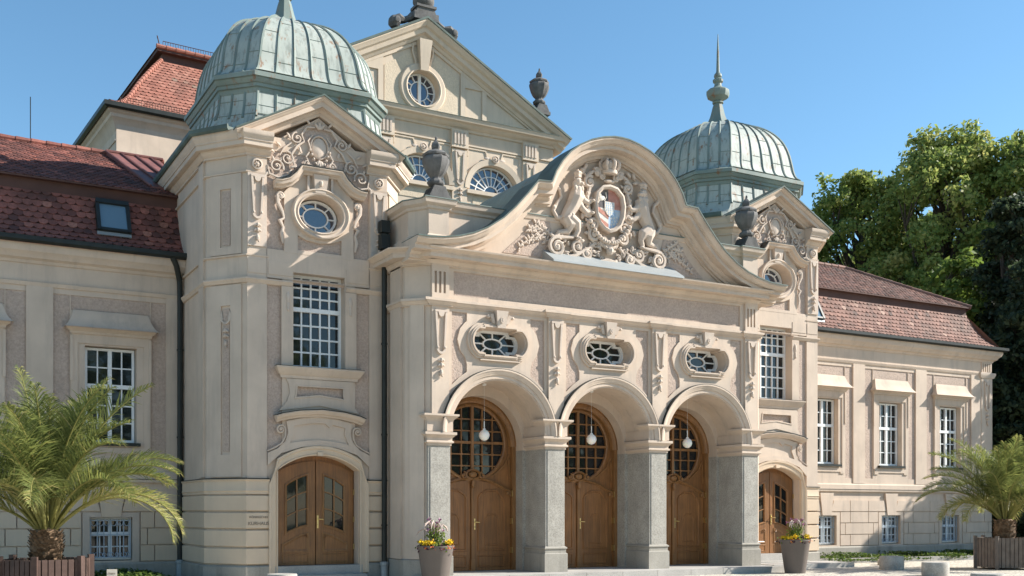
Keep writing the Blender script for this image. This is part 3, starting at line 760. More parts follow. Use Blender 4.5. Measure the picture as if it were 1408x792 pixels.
# lions: one fused body each
def lion(q, dx):
    b = B()
    def X(p): return (dx+q*p[0], p[1])
    def T(pts, rad, d):
        rad = [r_*1.28 for r_ in rad]
        b.tube([(X(p)[0], dd*.72, p[1]) for p, dd in zip(pts, d if isinstance(d, list) else [d]*len(pts))], rad, 8)
    T([(.88, 8.92), (.93, 8.72), (1.02, 8.50), (1.15, 8.30), (1.22, 8.16)], [.11, .145, .13, .115, .10], [.14, .14, .12, .10, .10])     # trunk
    for zz, dd in ((9.0, .17), (8.9, .2), (8.78, .2)):
        for e in (-.09, 0, .09): b.ell(X((.92+e, zz))[0], dd, zz, .055, .05, .075)                                   # mane
    b.ell(X((.93, 9.06))[0], .18, 9.06, .10, .09, .10); b.ell(X((.84, 9.03))[0], .22, 9.02, .055, .05, .045); b.ell(X((.80, 9.0))[0], .22, 9.0, .03, .03, .02)
    for e in (.88, 1.0): b.ell(X((e, 9.14))[0], .17, 9.14, .028, .02, .035)
    b.ell(X((.87, 9.08))[0], .25, 9.085, .018, .02, .016)
    T([(.86, 8.80), (.74, 8.66), (.62, 8.62), (.54, 8.68)], [.075, .06, .05, .04], [.18, .2, .2, .2]); b.ell(X((.52, 8.68))[0], .2, 8.68, .055, .05, .04)
    T([(.90, 8.64), (.78, 8.48), (.66, 8.40), (.55, 8.40)], [.075, .06, .048, .04], [.16, .18, .18, .18]); b.ell(X((.53, 8.40))[0], .19, 8.40, .055, .05, .04)
    T([(1.20, 8.22), (1.10, 8.05), (1.16, 7.90), (1.38, 7.86), (1.45, 7.74)], [.13, .12, .065, .05, .045], [.12, .16, .13, .1, .1]); b.ell(X((1.40, 7.71))[0], .12, 7.71, .075, .06, .035)
    T([(1.12, 8.22), (.94, 8.10), (.90, 7.95), (.96, 7.80)], [.11, .10, .06, .045], [.18, .2, .18, .16]); b.ell(X((.90, 7.77))[0], .18, 7.77, .07, .06, .035)
    T([(1.24, 8.22), (1.42, 8.20), (1.52, 8.34), (1.42, 8.52), (1.30, 8.68), (1.34, 8.84), (1.46, 8.94)], [.05, .045, .04, .035, .032, .035, .04], .08)
    b.ell(X((1.47, 8.98))[0], .08, 8.99, .05, .045, .085)
    b.ell(X((1.50, 8.42))[0], .08, 8.42, .05, .04, .06)
    o = b.build('lion', 'relief', arms, sharp=None, merge=False)
    md = o.modifiers.new('fuse', 'REMESH'); md.mode = 'VOXEL'; md.voxel_size = .013; md.use_smooth_shade = True
    k = B(); x0 = dx+q*.93
    k.lathe(x0, -.18, [(.075, 9.15), (.08, 9.17), (.075, 9.2), (.095, 9.25), (.07, 9.29), (.02, 9.31), (.02, 9.34)], 10, flute=.12)
    k.build('lion_crown', 'relief', arms)
lion(-1, -.03); lion(1, -.05)

# ---------------- big doors in the porch
def big_door(c):
    d = -1.33; b = B()
    arch = [(c-1.12, .15)]+[(c+1.12, .15)]+arc(c, 3.05, 1.12, 1.12, 0, 180, 28)
    ci = oval(c, 3.12, .86, .86, 36)
    b.plate(arch, [ci], d-.06, d)
    dr = b.build('entrance_door', 'door_wood', HALL)
    f = B()
    f.sweep(arc(c, 3.05, 1.12, 1.12, 180, 0, 30), [(0, d), (0, d+.13), (-.05, d+.14), (-.09, d+.10), (-.13, d+.09), (-.14, d+.04), (-.16, d+.0)])
    for q in (-1, 1): f.box(c+q*1.12-(.10 if q > 0 else 0), c+q*1.12+(.10 if q < 0 else 0), .15, 3.05, d, d+.11)
    f.sweep(ci, [(-.05, d), (-.04, d+.05), (0, d+.06), (.03, d+.04), (.03, d-.03)], closed=True)
    f.box(c-.035, c+.035, 2.26, 3.98, d-.02, d+.05); f.box(c-.86, c+.86, 3.09, 3.15, d-.02, d+.045)
    for x in (-.54, -.27, .27, .54):
        h = math.sqrt(.85**2-x*x); f.box(c+x-.014, c+x+.014, 3.12-h, 3.12+h, d-.03, d+.02)
    for z in (-.54, -.27, .27, .54):
        h = math.sqrt(.85**2-z*z); f.box(c-h, c+h, 3.12+z-.014, 3.12+z+.014, d-.03, d+.018)
    for x in (-.54, -.27, .27, .54):
        for z in (-.54, -.27, .27, .54):
            if math.hypot(x, z) < .72: f.plate([(c+x-.045, 3.12+z), (c+x, 3.12+z+.045), (c+x+.045, 3.12+z), (c+x, 3.12+z-.045)], (), d-.02, d+.026)
    f.build('transom', 'door_trim', dr)
    B().plate(oval(c, 3.12, .855, .855, 32), (), d-.09, d-.035).build('pane', 'glass', dr)
    # corner sprigs around the ring, arched head of the leaves
    h = B()
    hp = [(c-1.0, 2.02)]+arc(c, 1.2, 1.14, 1.14, 152, 28, 14)[1:-1]+[(c+1.0, 2.02)]
    h.sweep([(c-1.03, 1.88), (c-.98, 2.0), (c-.84, 2.06), (c-.6, 2.18), (c-.3, 2.27), (c, 2.30), (c+.3, 2.27), (c+.6, 2.18), (c+.84, 2.06), (c+.98, 2.0), (c+1.03, 1.88)], [(-.03, d), (-.03, d+.05), (0, d+.08), (.04, d+.06), (.05, d)])
    for q in (-1, 1):
        scroll(h, c+q*.93, 1.96, .07, d+.06, 1.2, -q, 90, .02)
        h.sweep([(c+q*1.0, 2.25), (c+q*.98, 2.75)], [(-.02, d), (-.02, d+.03), (.02, d+.03), (.02, d)])
        h.sweep([(c+q*.20, 2.34), (c+q*.55, 2.36), (c+q*.85, 2.60), (c+q*.98, 2.85)], [(-.015, d), (-.015, d+.03), (.015, d+.03), (.015, d)])
    h.sweep(oval(c, 2.38, .20, .13, 16), [(0, d), (0, d+.09), (.035, d+.11), (.05, d+.06)], closed=True); h.ell(c, d+.06, 2.38, .12, .07, .08)
    for q in (-1, 1): scroll(h, c+q*.24, 2.36, .08, d+.08, 1.3, q, 90, .022)
    leaf(h, c, 2.28, -90, .22, .10, d+.1, .04); h.box(c-.035, c+.035, .2, 2.16, d, d+.07); h.box(c-.05, c+.05, .15, .42, d, d+.09)
    h.build('door_carving', 'door_trim', dr)
    for q in (-1, 1):
        l = B(); x0, x1 = sorted((c+q*.045, c+q*1.01))
        top = [(x, 1.3+math.sqrt(max(.01, 1.16**2-((x-c)*.72)**2))-.22) for x in [x1+(x0-x1)*i/8 for i in range(9)]]
        l.plate([(x0, .16), (x1, .16)]+top, (), d+.002, d+.03, False)
        a0, a1 = sorted((c+q*.16, c+q*.86))
        am = (a0+a1)/2
        pan = [(a0, .62), (a1, .62), (a1, 1.85 if q < 0 else 1.72), (a1-.04, 1.92 if q < 0 else 1.84), (am+.14, 2.02), (am-.14, 2.02), (a0+.04, 1.84 if q < 0 else 1.92), (a0, 1.72 if q < 0 else 1.85)]
        l.sweep(pan, [(-.02, d+.03), (-.01, d+.055), (.02, d+.055), (.035, d+.03)], closed=True)
        l.sweep(rect(a0, a1, .24, .50), [(-.01, d+.03), (0, d+.05), (.02, d+.05), (.03, d+.03)], closed=True)
        l.sweep([(am-.18, .74), (am+.18, .74), (am+.18, 1.34), (am+.10, 1.46), (am-.10, 1.46), (am-.18, 1.34)], [(-.01, d+.03), (0, d+.043), (.02, d+.043), (.03, d+.03)], closed=True)
        l.build('door_leaf', 'door_wood', dr)
    g = B(); g.box(c+.035, c+.075, 1.10, 1.36, d+.03, d+.045); g.tube([(c+.055, d+.04, 1.28), (c+.055, d+.09, 1.28), (c+.17, d+.09, 1.27)], .011, 6); g.ell(c+.055, d+.05, 1.17, .02, .015, .02)
    g.build('handle', 'brass', dr)
    g = B()
    for z in (.62, 1.3, 1.95): g.box(c+1.005, c+1.03, z-.07, z+.07, d+.03, d+.125)
    g.build('hinge', 'brass', dr)
for c in CX: big_door(c)
# porch vault ceiling keeps the sky out
B().slab([(-4.5, .9), (4.5, .9), (4.5, 1.4), (-4.5, 1.4)], 4.9, 5.0).build('porch_ceiling', 'plaster', HALL)
# platform
b = B(); b.slab([(-4.9, 1.45), (-4.9, -.42), (4.9, -.42), (4.9, 1.45)], .03, .148); b.slab([(-4.93, 1.45), (-4.93, -.55), (4.93, -.55), (4.93, 1.45)], -.02, .11) if False else None
stp = struct(b.build('platform', 'kerb_stone', None))
b = B()
x = -4.96
while x < 4.9:
    b.box(x, min(x+.98, 4.96), -.02, .15, .42, .62); x += .99
struct(b.build('platform_kerb', 'kerb_stone', None))
# ================================================================== TOWERS (built round their own axis, then copied)
TR, TH, TS = 2.40, 1.57, 2.20
TX, TY = 6.56, 3.83
def octa(R, h): return [(-R, h), (-R, -h), (-h, -R), (h, -R), (R, -h), (R, h), (h, R), (-h, R)]
def rot(p): return p
def oct_ccw(R, h): return octa(R, h)     # travel with outward on the right
TF = Fr(0, -TR, 1, 0)
CHL = Fr(-TS, -TH, TS-TH, -(TR-TH)); CHR = Fr(TH, -TR, TS-TH, TR-TH); SL = Fr(-TS, 1.5, 0, -1); SR = Fr(TS, -TH, 0, 1)
cl = math.hypot(TS-TH, TR-TH)
TLOC = (-TX, TY, 0)
tower_parts = []
def tb(b, name, mat, par=None, **k):
    o = b.build(name, mat, par if par else HALL, None if par else TLOC, **k)
    if not par: tower_parts.append(o); tower_parts.extend(EXTRA.get(o.name, []))
    return o
WIN = (-.58, .58, 4.62, 6.62)
OVC = (0.02, 7.92)
door_o = [(-.90, .2), (.90, .2), (.90, 2.42)]+arc(0, 1.30, 1.445, 1.445, 51.4, 128.6, 14)[1:-1]+[(-.90, 2.42)]
b = B(TF)
b.plate(rect(-TH, TH, 0.1, 9.0), [door_o, rect(*WIN[:2], *WIN[2:]), oval(OVC[0], OVC[1], .50, .40)], -.45, -.02)
b.add([(-TH, -.45, 8.95), (TH, -.45, 8.95), (0, -.45, 10.02), (-TH, -.02, 8.95), (TH, -.02, 8.95), (0, -.02, 10.02)], [(0, 1, 2), (3, 4, 5), (0, 1, 4, 3), (1, 2, 5, 4), (2, 0, 3, 5)])
for fr, l in ((CHL, cl), (CHR, cl), (SL, 3.07), (SR, 3.07)):
    t = B(fr); t.box(0, l, 0, 9.2, -.4, 0); b.add(t.v, t.f, raw=True)
TW = tb(b, 'tower_wall', 'plaster')
# dark inside so the openings read as rooms
# rough stucco of the front
def sfield(outer, holes, name='rough_stucco', fr=TF, d=-.018, par=TW): tb(B(fr).plate(outer, holes, -.02, d, False), name, 'stucco', par)
sfield(rect(-1.17, 1.17, 2.75, 6.45), [rect(WIN[0]-.02, WIN[1]+.02, WIN[2], 6.4)] )
sfield(rect(-1.17, 1.17, 7.0, 9.0), [oval(OVC[0], OVC[1], .52, .42)])
sfield([(-1.25, 9.0), (1.25, 9.0), (0, 9.88)], [])
# smooth relief layer of the front
b = B(TF)
for q in (-1, 1): b.box(*sorted((q*TH, q*1.15)), 2.2, 9.0, -.02, .03)
b.plate([(-.82, 2.9), (.82, 2.9), (.82, 6.48), (-.82, 6.48)], [rect(WIN[0]-.0, WIN[1]+.0, WIN[2], 6.47), [(-.52, 3.92), (-.55, 4.05), (-.50, 4.20), (.52, 4.24), (.60, 4.05), (.62, 3.95), (0, 4.02)]], -.02, .02, False)
b.plate(rect(-1.16, 1.16, 6.45, 7.06), [rect(WIN[0], WIN[1], 6.46, WIN[3])], -.02, .03, False)
b.plate([(-.78, 7.02), (.78, 7.02), (.78, 8.3), (.5, 8.62), (.35, 8.86), (-.35, 8.86), (-.5, 8.62), (-.78, 8.3)], [oval(OVC[0], OVC[1], .51, .41), [(-.48, 7.1), (.5, 7.1), (.5, 7.42), (.3, 7.34), (0, 7.3), (-.3, 7.34), (-.48, 7.42)]], -.02, .035, False)
for x0, x1 in ((-TH, -1.15), (1.15, TH), (-1.13, -.6), (.6, 1.13)): b.box(x0+.01, x1-.01, 6.52, 6.80, .0, .042)
tb(b, 'smooth_plaster', 'plaster', TW)
# small string course (breaks at the window) and chamfer faces
prof_s = [(-.01, 6.30), (.04, 6.31), (.06, 6.35), (.085, 6.38), (.085, 6.41), (-.01, 6.43)]
b = B()
full = [(-TS, 1.5), (-TS, -TH), (-TH, -TR), (-.60, -TR)]
b.hsweep([(x, y) for x, y in full], prof_s); b.hsweep([(-x, y) for x, y in full[::-1]], prof_s)
for z in (8.60, 6.86):
    b.hsweep([(-TS, 1.5), (-TS, -TH), (-TH, -TR), (-1.12, -TR)], [(-.01, z), (.045, z+.01), (.05, z+.04), (-.01, z+.05)])
    b.hsweep([(1.12, -TR), (TH, -TR), (TS, -TH), (TS, 1.5)], [(-.01, z), (.045, z+.01), (.05, z+.04), (-.01, z+.05)])
tb(b, 'string_course', 'plaster')
# chamfer piers and sunk panels
for fr, l, fl in ((CHL, cl, 0), (CHR, cl, 0)):
    b = B(fr)
    b.plate(rect(.12, l-.12, 2.25, 6.28), [rect(.40, l-.40, 2.72, 5.85)], .0, .035, False)
    b.plate(rect(.12, l-.12, 6.92, 8.6), [rect(.38, l-.38, 7.08, 8.3)], 0, .035, False)
    tb(b, 'corner_panel', 'plaster')
    PNL = tower_parts[-1]; b = B(fr); b.plate(rect(.44, l-.44, 2.78, 5.79), (), 0, .012, False); b.plate(rect(.42, l-.42, 7.12, 8.26), (), 0, .012, False)
    tb(b, 'panel_field', 'stucco', PNL)
    PNL = [q for q in tower_parts if q.name.startswith('corner_panel')][-1]
    b = B(fr); m = l/2
    for q in (-1, 1): b.plate([(m+q*.15, 5.75), (m+q*.11, 5.75), (m+q*.06, 5.55), (m+q*.09, 5.55)][::q], (), .012, .035, False)
    b.sweep(arc(m, 5.62, .12, .14, 180, 360, 8), [(-.02, .01), (-.02, .04), (.02, .04), (.02, .01)]); husks(b, m, 5.35, 1.0, .03)
    tb(b, 'panel_drop', 'relief', PNL)
for fr, a, c in ((SL, 2.55, 2.95), (SR, .12, .52)):
    b = B(fr); b.box(a, c, 2.25, 9.0, -.01, .05); tb(b, 'side_pilaster', 'plaster')
# rusticated foot
ZC = [.40, .77, 1.15, 1.52, 1.88]
b = B()
segs = [[(-TS, 1.5), (-TS, -TH), (-TH, -TR), (-1.10, -TR)], [(1.10, -TR), (TH, -TR), (TS, -TH), (TS, 1.5)]]
for sgm in segs:
    for i in range(4):
        b.hsweep(sgm, [(-.05, ZC[i]+.018), (.04, ZC[i]+.018), (.055, ZC[i]+.03), (.055, ZC[i+1]-.03), (.04, ZC[i+1]-.018), (-.05, ZC[i+1]-.018)])
    b.hsweep(sgm, [(-.05, 1.89), (.05, 1.89), (.05, 1.93), (.07, 1.96), (.055, 1.99), (.055, 2.16), (.08, 2.18), (.08, 2.20), (-.02, 2.23)])
tb(b, 'rusticated_base', 'plaster_yellow')
b = B()
for sgm in segs: b.hsweep(sgm, [(-.02, 2.20), (.088, 2.203), (.088, 2.213), (-.02, 2.236)])
tb(b, 'base_flashing', 'gutter_dark')
b = B()
for sgm in segs: b.hsweep(sgm, [(-.05, 0), (.08, 0), (.08, .36), (.05, .39), (-.05, .39)])
tb(b, 'plinth', 'granite')
# window of the first floor
w = rect_window(HALL, TF, WIN[0], WIN[1], WIN[2], WIN[3], [5], 5.88, 3, 4, -.26, 'glass', 'window', TLOC, bar=.036)
WF = w; tower_parts.append(w)
b = B(TF)
for q in (-1, 1): b.box(*sorted((q*.585, q*.84)), 4.6, 6.30, .0, .05)
b.hsweep([(-.86, -TR), (-.86, -TR-.06), (.86, -TR-.06), (.86, -TR)], [(-.3, 4.36), (0, 4.36), (.01, 4.42), (.05, 4.45), (.10, 4.54), (.12, 4.57), (.12, 4.60), (-.3, 4.63)])
tb(b, 'sill', 'plaster', w)
b = B(TF); b.hsweep([(-.86, -TR), (-.86, -TR-.06), (.86, -TR-.06), (.86, -TR)], [(-.3, 4.615), (.125, 4.60), (.125, 4.607), (-.3, 4.635)]); tb(b, 'sill_flashing', 'gutter_dark', w)
b = B(TF)
for q in (-1, 1):
    leaf(b, q*.70, 6.2, -90, .26, .09, .05, .035); leaf(b, q*.70, 6.0, -90, .2, .07, .05, .03); b.ell(q*.70, .06, 5.82, .03, .03, .04)
tb(b, 'side_drop', 'relief', w)
# apron with waisted outline and curved hood over the door
b = B(TF)
ap = [(-.74, 4.35), (-.68, 4.22), (-.66, 4.05), (-.72, 3.86), (-.90, 3.66), (0, 3.80), (.90, 3.66), (.74, 3.86), (.68, 4.05), (.72, 4.22), (.78, 4.35)]
b.plate(ap, [[(-.52, 4.22), (-.54, 4.05), (-.56, 3.93), (0, 4.0), (.58, 3.93), (.56, 4.05), (.56, 4.22)]], .02, .05, False)
b.sweep([(-.52, 4.22), (-.54, 4.05), (-.56, 3.93), (0, 4.0), (.58, 3.93), (.56, 4.05), (.56, 4.22)][::-1], [(-.03, .02), (-.03, .065), (0, .065), (0, .02)], closed=True)
hp = [(-1.0, 3.55), (-.86, 3.60), (-.5, 3.67), (0, 3.71), (.5, 3.67), (.86, 3.60), (1.0, 3.55)]
b.sweep(hp, [(0, 0), (0, .22), (-.03, .23), (-.06, .20), (-.09, .18), (-.12, .12), (-.15, .10), (-.15, 0)])
cp = [(-.74, 3.44), (-.70, 3.20), (-.76, 3.02), (-.92, 2.86), (-1.14, 2.76), (-1.14, 2.5), (-.85, 2.76), (-.4, 2.9), (0, 2.94), (.4, 2.9), (.85, 2.76), (1.14, 2.5), (1.14, 2.76), (.92, 2.86), (.76, 3.02), (.70, 3.20), (.74, 3.44), (.4, 3.52), (0, 3.56), (-.4, 3.52)]
b.plate(cp, [[(-.58, 3.34), (-.56, 3.2), (-.66, 2.98), (-.3, 3.04), (0, 3.06), (.3, 3.04), (.66, 2.98), (.56, 3.2), (.58, 3.34), (.3, 3.40), (.22, 3.34), (.12, 3.42), (-.12, 3.42), (-.3, 3.40)]], .02, .06, False)
for q in (-1, 1):
    scroll(b, q*.86, 3.26, .10, .05, 1.7, -q, 180 if q > 0 else 0, .022)
    b.tube([(q*.97, .06, 3.26), (q*.96, .06, 3.12), (q*1.02, .06, 2.96), (q*1.15, .06, 2.84)] if False else [(q*.76, .06, 3.30), (q*.76, .06, 3.12), (q*.84, .06, 2.97), (q*1.0, .06, 2.87), (q*1.15, .06, 2.80)], .018, 5)
AP = tb(b, 'overdoor_panel', 'plaster')
b = B(TF); b.sweep(hp, [(.0, 0), (.01, 0), (.01, .235), (-.008, .235), (-.008, .22), (0.0, .22)]); tb(b, 'hood_flashing', 'gutter_dark', AP)
# door surround, step and door
b = B(TF)
do = [(-.92, .19), (-.92, 2.40)]+arc(0, 1.28, 1.45, 1.45, 129.5, 50.5, 16)+[(.92, 2.40), (.92, .19)]
b.sweep(do, [(0, -.3), (0, .06), (.03, .075), (.04, .05), (.13, .06), (.15, .085), (.20, .09), (.20, -.02)])
b.box(-.06, .06, 2.72, 2.80, .06, .11)
SR_ = tb(b, 'door_surround', 'plaster_yellow')
b = B(TF); b.box(-1.0, 1.0, .0, .17, -.2, .30); b.box(-.98, .98, .17, .36, -.3, .06)
tb(b, 'doorstep', 'kerb_stone')
b = B(TF); d = -.27
b.plate(door_o, [], d-.05, d)
DR = tb(b, 'side_door', 'door_wood')
def yl(x): return 2.36-.42*(abs(x)/.9)**2
for q in (-1, 1):
    l = B(TF)
    x0, x1 = sorted((q*.012, q*.86)); xs = [x0+(x1-x0)*i/8 for i in range(9)]
    gx0, gx1 = sorted((q*.18, q*.66))
    gt = [(x, 2.34-.28*(abs(x)/.7)**2) for x in [gx1+(gx0-gx1)*i/6 for i in range(7)]]
    gb_ = [(x, 1.24-.20*(abs(x)/.7)**2) for x in [gx0+(gx1-gx0)*i/6 for i in range(7)]]
    gl = gb_+gt
    l.plate([(x0, .37), (x1, .37)]+[(x, 2.62-.24*(abs(x)/.86)**2) for x in xs[::-1]], [gl], d+.001, d+.045, False)
    lf = tb(l, 'door_leaf', 'door_wood', DR)
    m_ = B(TF); m_.sweep(gl, [(-.03, d+.045), (-.025, d+.065), (.0, d+.07), (.02, d+.05), (.02, d+.01)], closed=True)
    xm = (gx0+gx1)/2; m_.box(xm-.014, xm+.014, 1.05, 2.3, d+.015, d+.052)
    for k in (1, 2):
        def zz(x): return (1.24-.20*(abs(x)/.7)**2)+((2.34-.28*(abs(x)/.7)**2)-(1.24-.20*(abs(x)/.7)**2))*k/3
        m_.sweep([(x, zz(x)) for x in [gx0+(gx1-gx0)*i/5 for i in range(6)]], [(-.013, d+.015), (-.013, d+.05), (.013, d+.05), (.013, d+.015)])
    px0, px1 = sorted((q*.16, q*.74))
    tops = [(x, 1.05-.20*(abs(x)/.72)**1.6+.03*math.sin(abs(x)*6)) for x in [px1+(px0-px1)*i/6 for i in range(7)]]
    m_.sweep([(px0, .66), (px1, .66)]+tops, [(-.015, d+.045), (-.01, d+.06), (.02, d+.062), (.045, d+.048)], closed=True)
    m_.sweep(rect(px0, px1, .42, .60), [(-.01, d+.045), (0, d+.055), (.015, d+.055), (.02, d+.045)], closed=True)
    scroll(m_, q*.20, 1.0, .05, d+.055, 1.1, -q, 90, .012)
    tb(m_, 'glazing_frame', 'door_trim', DR)
    tb(B(TF).plate(gl, (), d+.0, d+.012, False), 'pane', 'glass', DR)
b = B(TF); b.box(.03, .065, 1.16, 1.44, d+.045, d+.06); b.tube([(.047, d+.05, 1.36), (.047, d+.11, 1.36), (.16, d+.11, 1.35)], .011, 6); b.ell(.047, d+.065, 1.24, .018, .015, .018); tb(b, 'handle', 'brass', DR)
b = B(TF)
for q in (-1, 1):
    for z in (.75, 1.35, 1.95): b.box(q*.88-.012, q*.88+.012, z-.06, z+.06, d+.02, d+.06)
tb(b, 'hinge', 'brass', DR)
# oval window and its surround
ow = radial_window(HALL, TF, OVC[0], OVC[1], .47, .37, -.30, 'window', 8, (.60, .56), glass='glass_sky', loc=TLOC); tower_parts.append(ow)
b = B(TF)
b.sweep(oval(OVC[0], OVC[1], .50, .40, 36), [(0, -.3), (0, .10), (-.025, .12), (-.05, .10), (-.08, .105), (-.11, .14), (-.135, .13), (-.15, .03)], closed=True)
tb(b, 'oval_surround', 'plaster', ow)
b = B(TF)
hd = [(-1.06, 8.50), (-.95, 8.50), (-.80, 8.54), (-.66, 8.64), (-.56, 8.76), (-.46, 8.88), (.34, 8.88), (.44, 8.76), (.56, 8.62), (.70, 8.53), (.86, 8.49), (1.0, 8.49)]
hd = [(-1.02, 8.50), (-.88, 8.51), (-.72, 8.57), (-.58, 8.70), (-.46, 8.87), (.46, 8.87), (.58, 8.70), (.72, 8.57), (.88, 8.51), (1.02, 8.50)]
b.sweep(hd, [(0, 0), (0, .26), (-.03, .27), (-.05, .24), (-.10, .22), (-.13, .14), (-.16, .12), (-.16, 0)])
HD = tb(b, 'window_hood', 'plaster')
b = B(TF); b.sweep(hd, [(.0, 0), (.01, 0), (.01, .275), (-.008, .275), (-.008, .26), (0, .26)]); tb(b, 'hood_flashing', 'gutter_dark', HD)
b = B(TF)
b.add([(-.12, .03, 8.36), (.12, .03, 8.36), (.2, .03, 8.74), (-.2, .03, 8.74), (-.12, .12, 8.36), (.12, .12, 8.36), (.17, .17, 8.74), (-.17, .17, 8.74)], [(0, 1, 2, 3), (4, 5, 6, 7), (0, 1, 5, 4), (1, 2, 6, 5), (2, 3, 7, 6), (3, 0, 4, 7)])
b.ell(0, .14, 8.56, .05, .05, .07)
for q in (-1, 1):
    b.box(*sorted((q*.24, q*.29)), 8.40, 8.74, .03, .10)
    scroll(b, q*.86, 8.20, .09, .04, 1.5, q, -90, .03)
    b.tube([(q*.93, .05, 8.2), (q*.92, .05, 8.05), (q*.82, .05, 7.86), (q*.79, .05, 7.74), (q*.88, .05, 7.68), (q*.81, .05, 7.55), (q*.84, .05, 7.40), (q*.81, .04, 7.2)], [.045, .045, .035, .03, .05, .03, .045, .02], 6)
tb(b, 'scroll_brackets', 'relief', ow)
# cartouche in the pediment
b = B(TF)
K_ = .90
def lr(pts, r, d=.045): b.tube([(x, d*.7, z-.08) for x, z in pts], [q_*.62 for q_ in r], 6)
def scroll2(b_, u, z, r_, d, turns, sg, a0, th): scroll(b_, u, z-.08, r_, d*.6, turns, sg, a0, th*.62)
for q in (-1, 1):
    lr([(q*.10, 9.86), (q*.28, 9.84), (q*.40, 9.66), (q*.34, 9.52), (q*.50, 9.40), (q*.62, 9.20), (q*.56, 8.98)], [.03, .04, .045, .035, .045, .045, .03], .05)
    lr([(q*.16, 9.68), (q*.26, 9.55), (q*.2, 9.38), (q*.3, 9.2), (q*.22, 9.04)], [.02, .035, .03, .035, .02], .06)
    scroll2(b, q*.50, 9.56, .13, .05, 1.4, -q, 90, .032); scroll2(b, q*.72, 9.10, .15, .05, 1.5, q, 90, .034)
    scroll2(b, q*.95, 8.90, .16, .05, 1.5, -q, 200 if q > 0 else -20, .034); scroll2(b, q*.28, 9.06, .09, .06, 1.3, q, 0, .026)
    lr([(q*.70, 8.75), (q*.9, 8.66), (q*1.1, 8.72), (q*1.14, 8.9)], [.03, .045, .04, .02], .05)
    lr([(q*.62, 9.45), (q*.78, 9.32), (q*.88, 9.14)], [.02, .04, .02], .05)
    for (x, z, a, l_) in ((.84, 9.30, 40, .16), (.98, 9.16, 30, .18), (1.10, 9.04, 10, .16), (.64, 9.50, 60, .16), (.5, 8.95, -20, .16), (.42, 9.24, 80, .14), (.62, 8.86, -60, .14), (1.12, 8.74, -50, .15), (.2, 9.88, 50, .15), (.40, 8.90, 200, .14), (.86, 8.98, 100, .12), (1.0, 8.98, 70, .12)):
        leaf(b, q*x, z-.06, a if q > 0 else 180-a, l_, .055, .03, .025)
    for i in range(4): b.ell(q*(.10+.04*i), .07, 9.0+.09*i, .03, .035, .03)
b.ell(0, .01, 9.36, .17, .03, .22)
for a in (50, 90, 130): leaf(b, 0, 9.74, a, .18, .07, .04, .03)
for a in (-60, -90, -120): leaf(b, 0, 9.08, a, .16, .08, .06, .04)
b.sweep(oval(0, 9.36, .21, .26, 20), [(0, .0), (0, .05), (.02, .06), (.035, .02)], closed=True)
tb(b, 'pediment_cartouche', 'relief')
# corner pilaster panels
b = B(TF)
for q in (-1, 1):
    b.box(q*1.365-.20, q*1.365+.20, 7.08, 8.60, .03, .06)
    pil_orn(b, q*1.365, 8.56, .96, .061)
    rosette(b, q*1.365, 8.79, .115, .04)
tb(b, 'pilaster_ornament', 'relief')
# cornice with broken front, pediment
CP = [(-.02, 8.96), (.05, 8.96), (.05, 9.0), (.07, 9.01), (.12, 9.07), (.13, 9.09), (.13, 9.12), (.24, 9.12), (.24, 9.22), (.26, 9.22), (.26, 9.25), (.31, 9.32), (.32, 9.35), (.32, 9.42), (-.2, 9.45)]
b = B()
b.hsweep([(-TS, 2.4), (-TS, -TH), (-TH, -TR), (-1.08, -TR)], CP); b.hsweep([(1.08, -TR), (TH, -TR), (TS, -TH), (TS, 2.4)], CP)
b.slab([(-TS, 2.4), (-TS, -TH), (-TH, -TR), (TH, -TR), (TS, -TH), (TS, 2.4)], 9.15, 9.44)
CO = tb(b, 'tower_cornice', 'plaster')
b = B(TF)
pd = [(-1.88, 9.38), (0, 10.40), (1.88, 9.38)]
b.sweep(pd, [(0, -.6), (0, .33), (-.04, .33), (-.04, .315), (-.09, .26), (-.09, .24), (-.105, .24), (-.19, .24), (-.19, .12), (-.205, .12), (-.25, .07), (-.25, .055), (-.27, .055), (-.31, .04), (-.31, -.6)])
b.plate([(-1.8, 9.28), (1.8, 9.28), (0, 10.26)], (), -.8, -.3)
PE = tb(b, 'pediment', 'plaster')
b = B(TF); b.sweep(pd, [(.0, -1.6), (.02, -1.6), (.02, .36), (-.012, .36), (-.012, .335), (0, .335)]); tb(b, 'pediment_flashing', 'gutter_green', PE)
b = B()      # green gutter along sides and chamfers
GP = [(.24, 9.42), (.36, 9.39), (.39, 9.43), (.39, 9.51), (.36, 9.52), (.34, 9.47), (.18, 9.49)]
b.hsweep([(-TS, 2.4), (-TS, -TH), (-TH-.12, -TR+.12)], GP); b.hsweep([(TH+.12, -TR+.12), (TS, -TH), (TS, 2.4)], GP)
tb(b, 'tower_gutter', 'gutter_green')
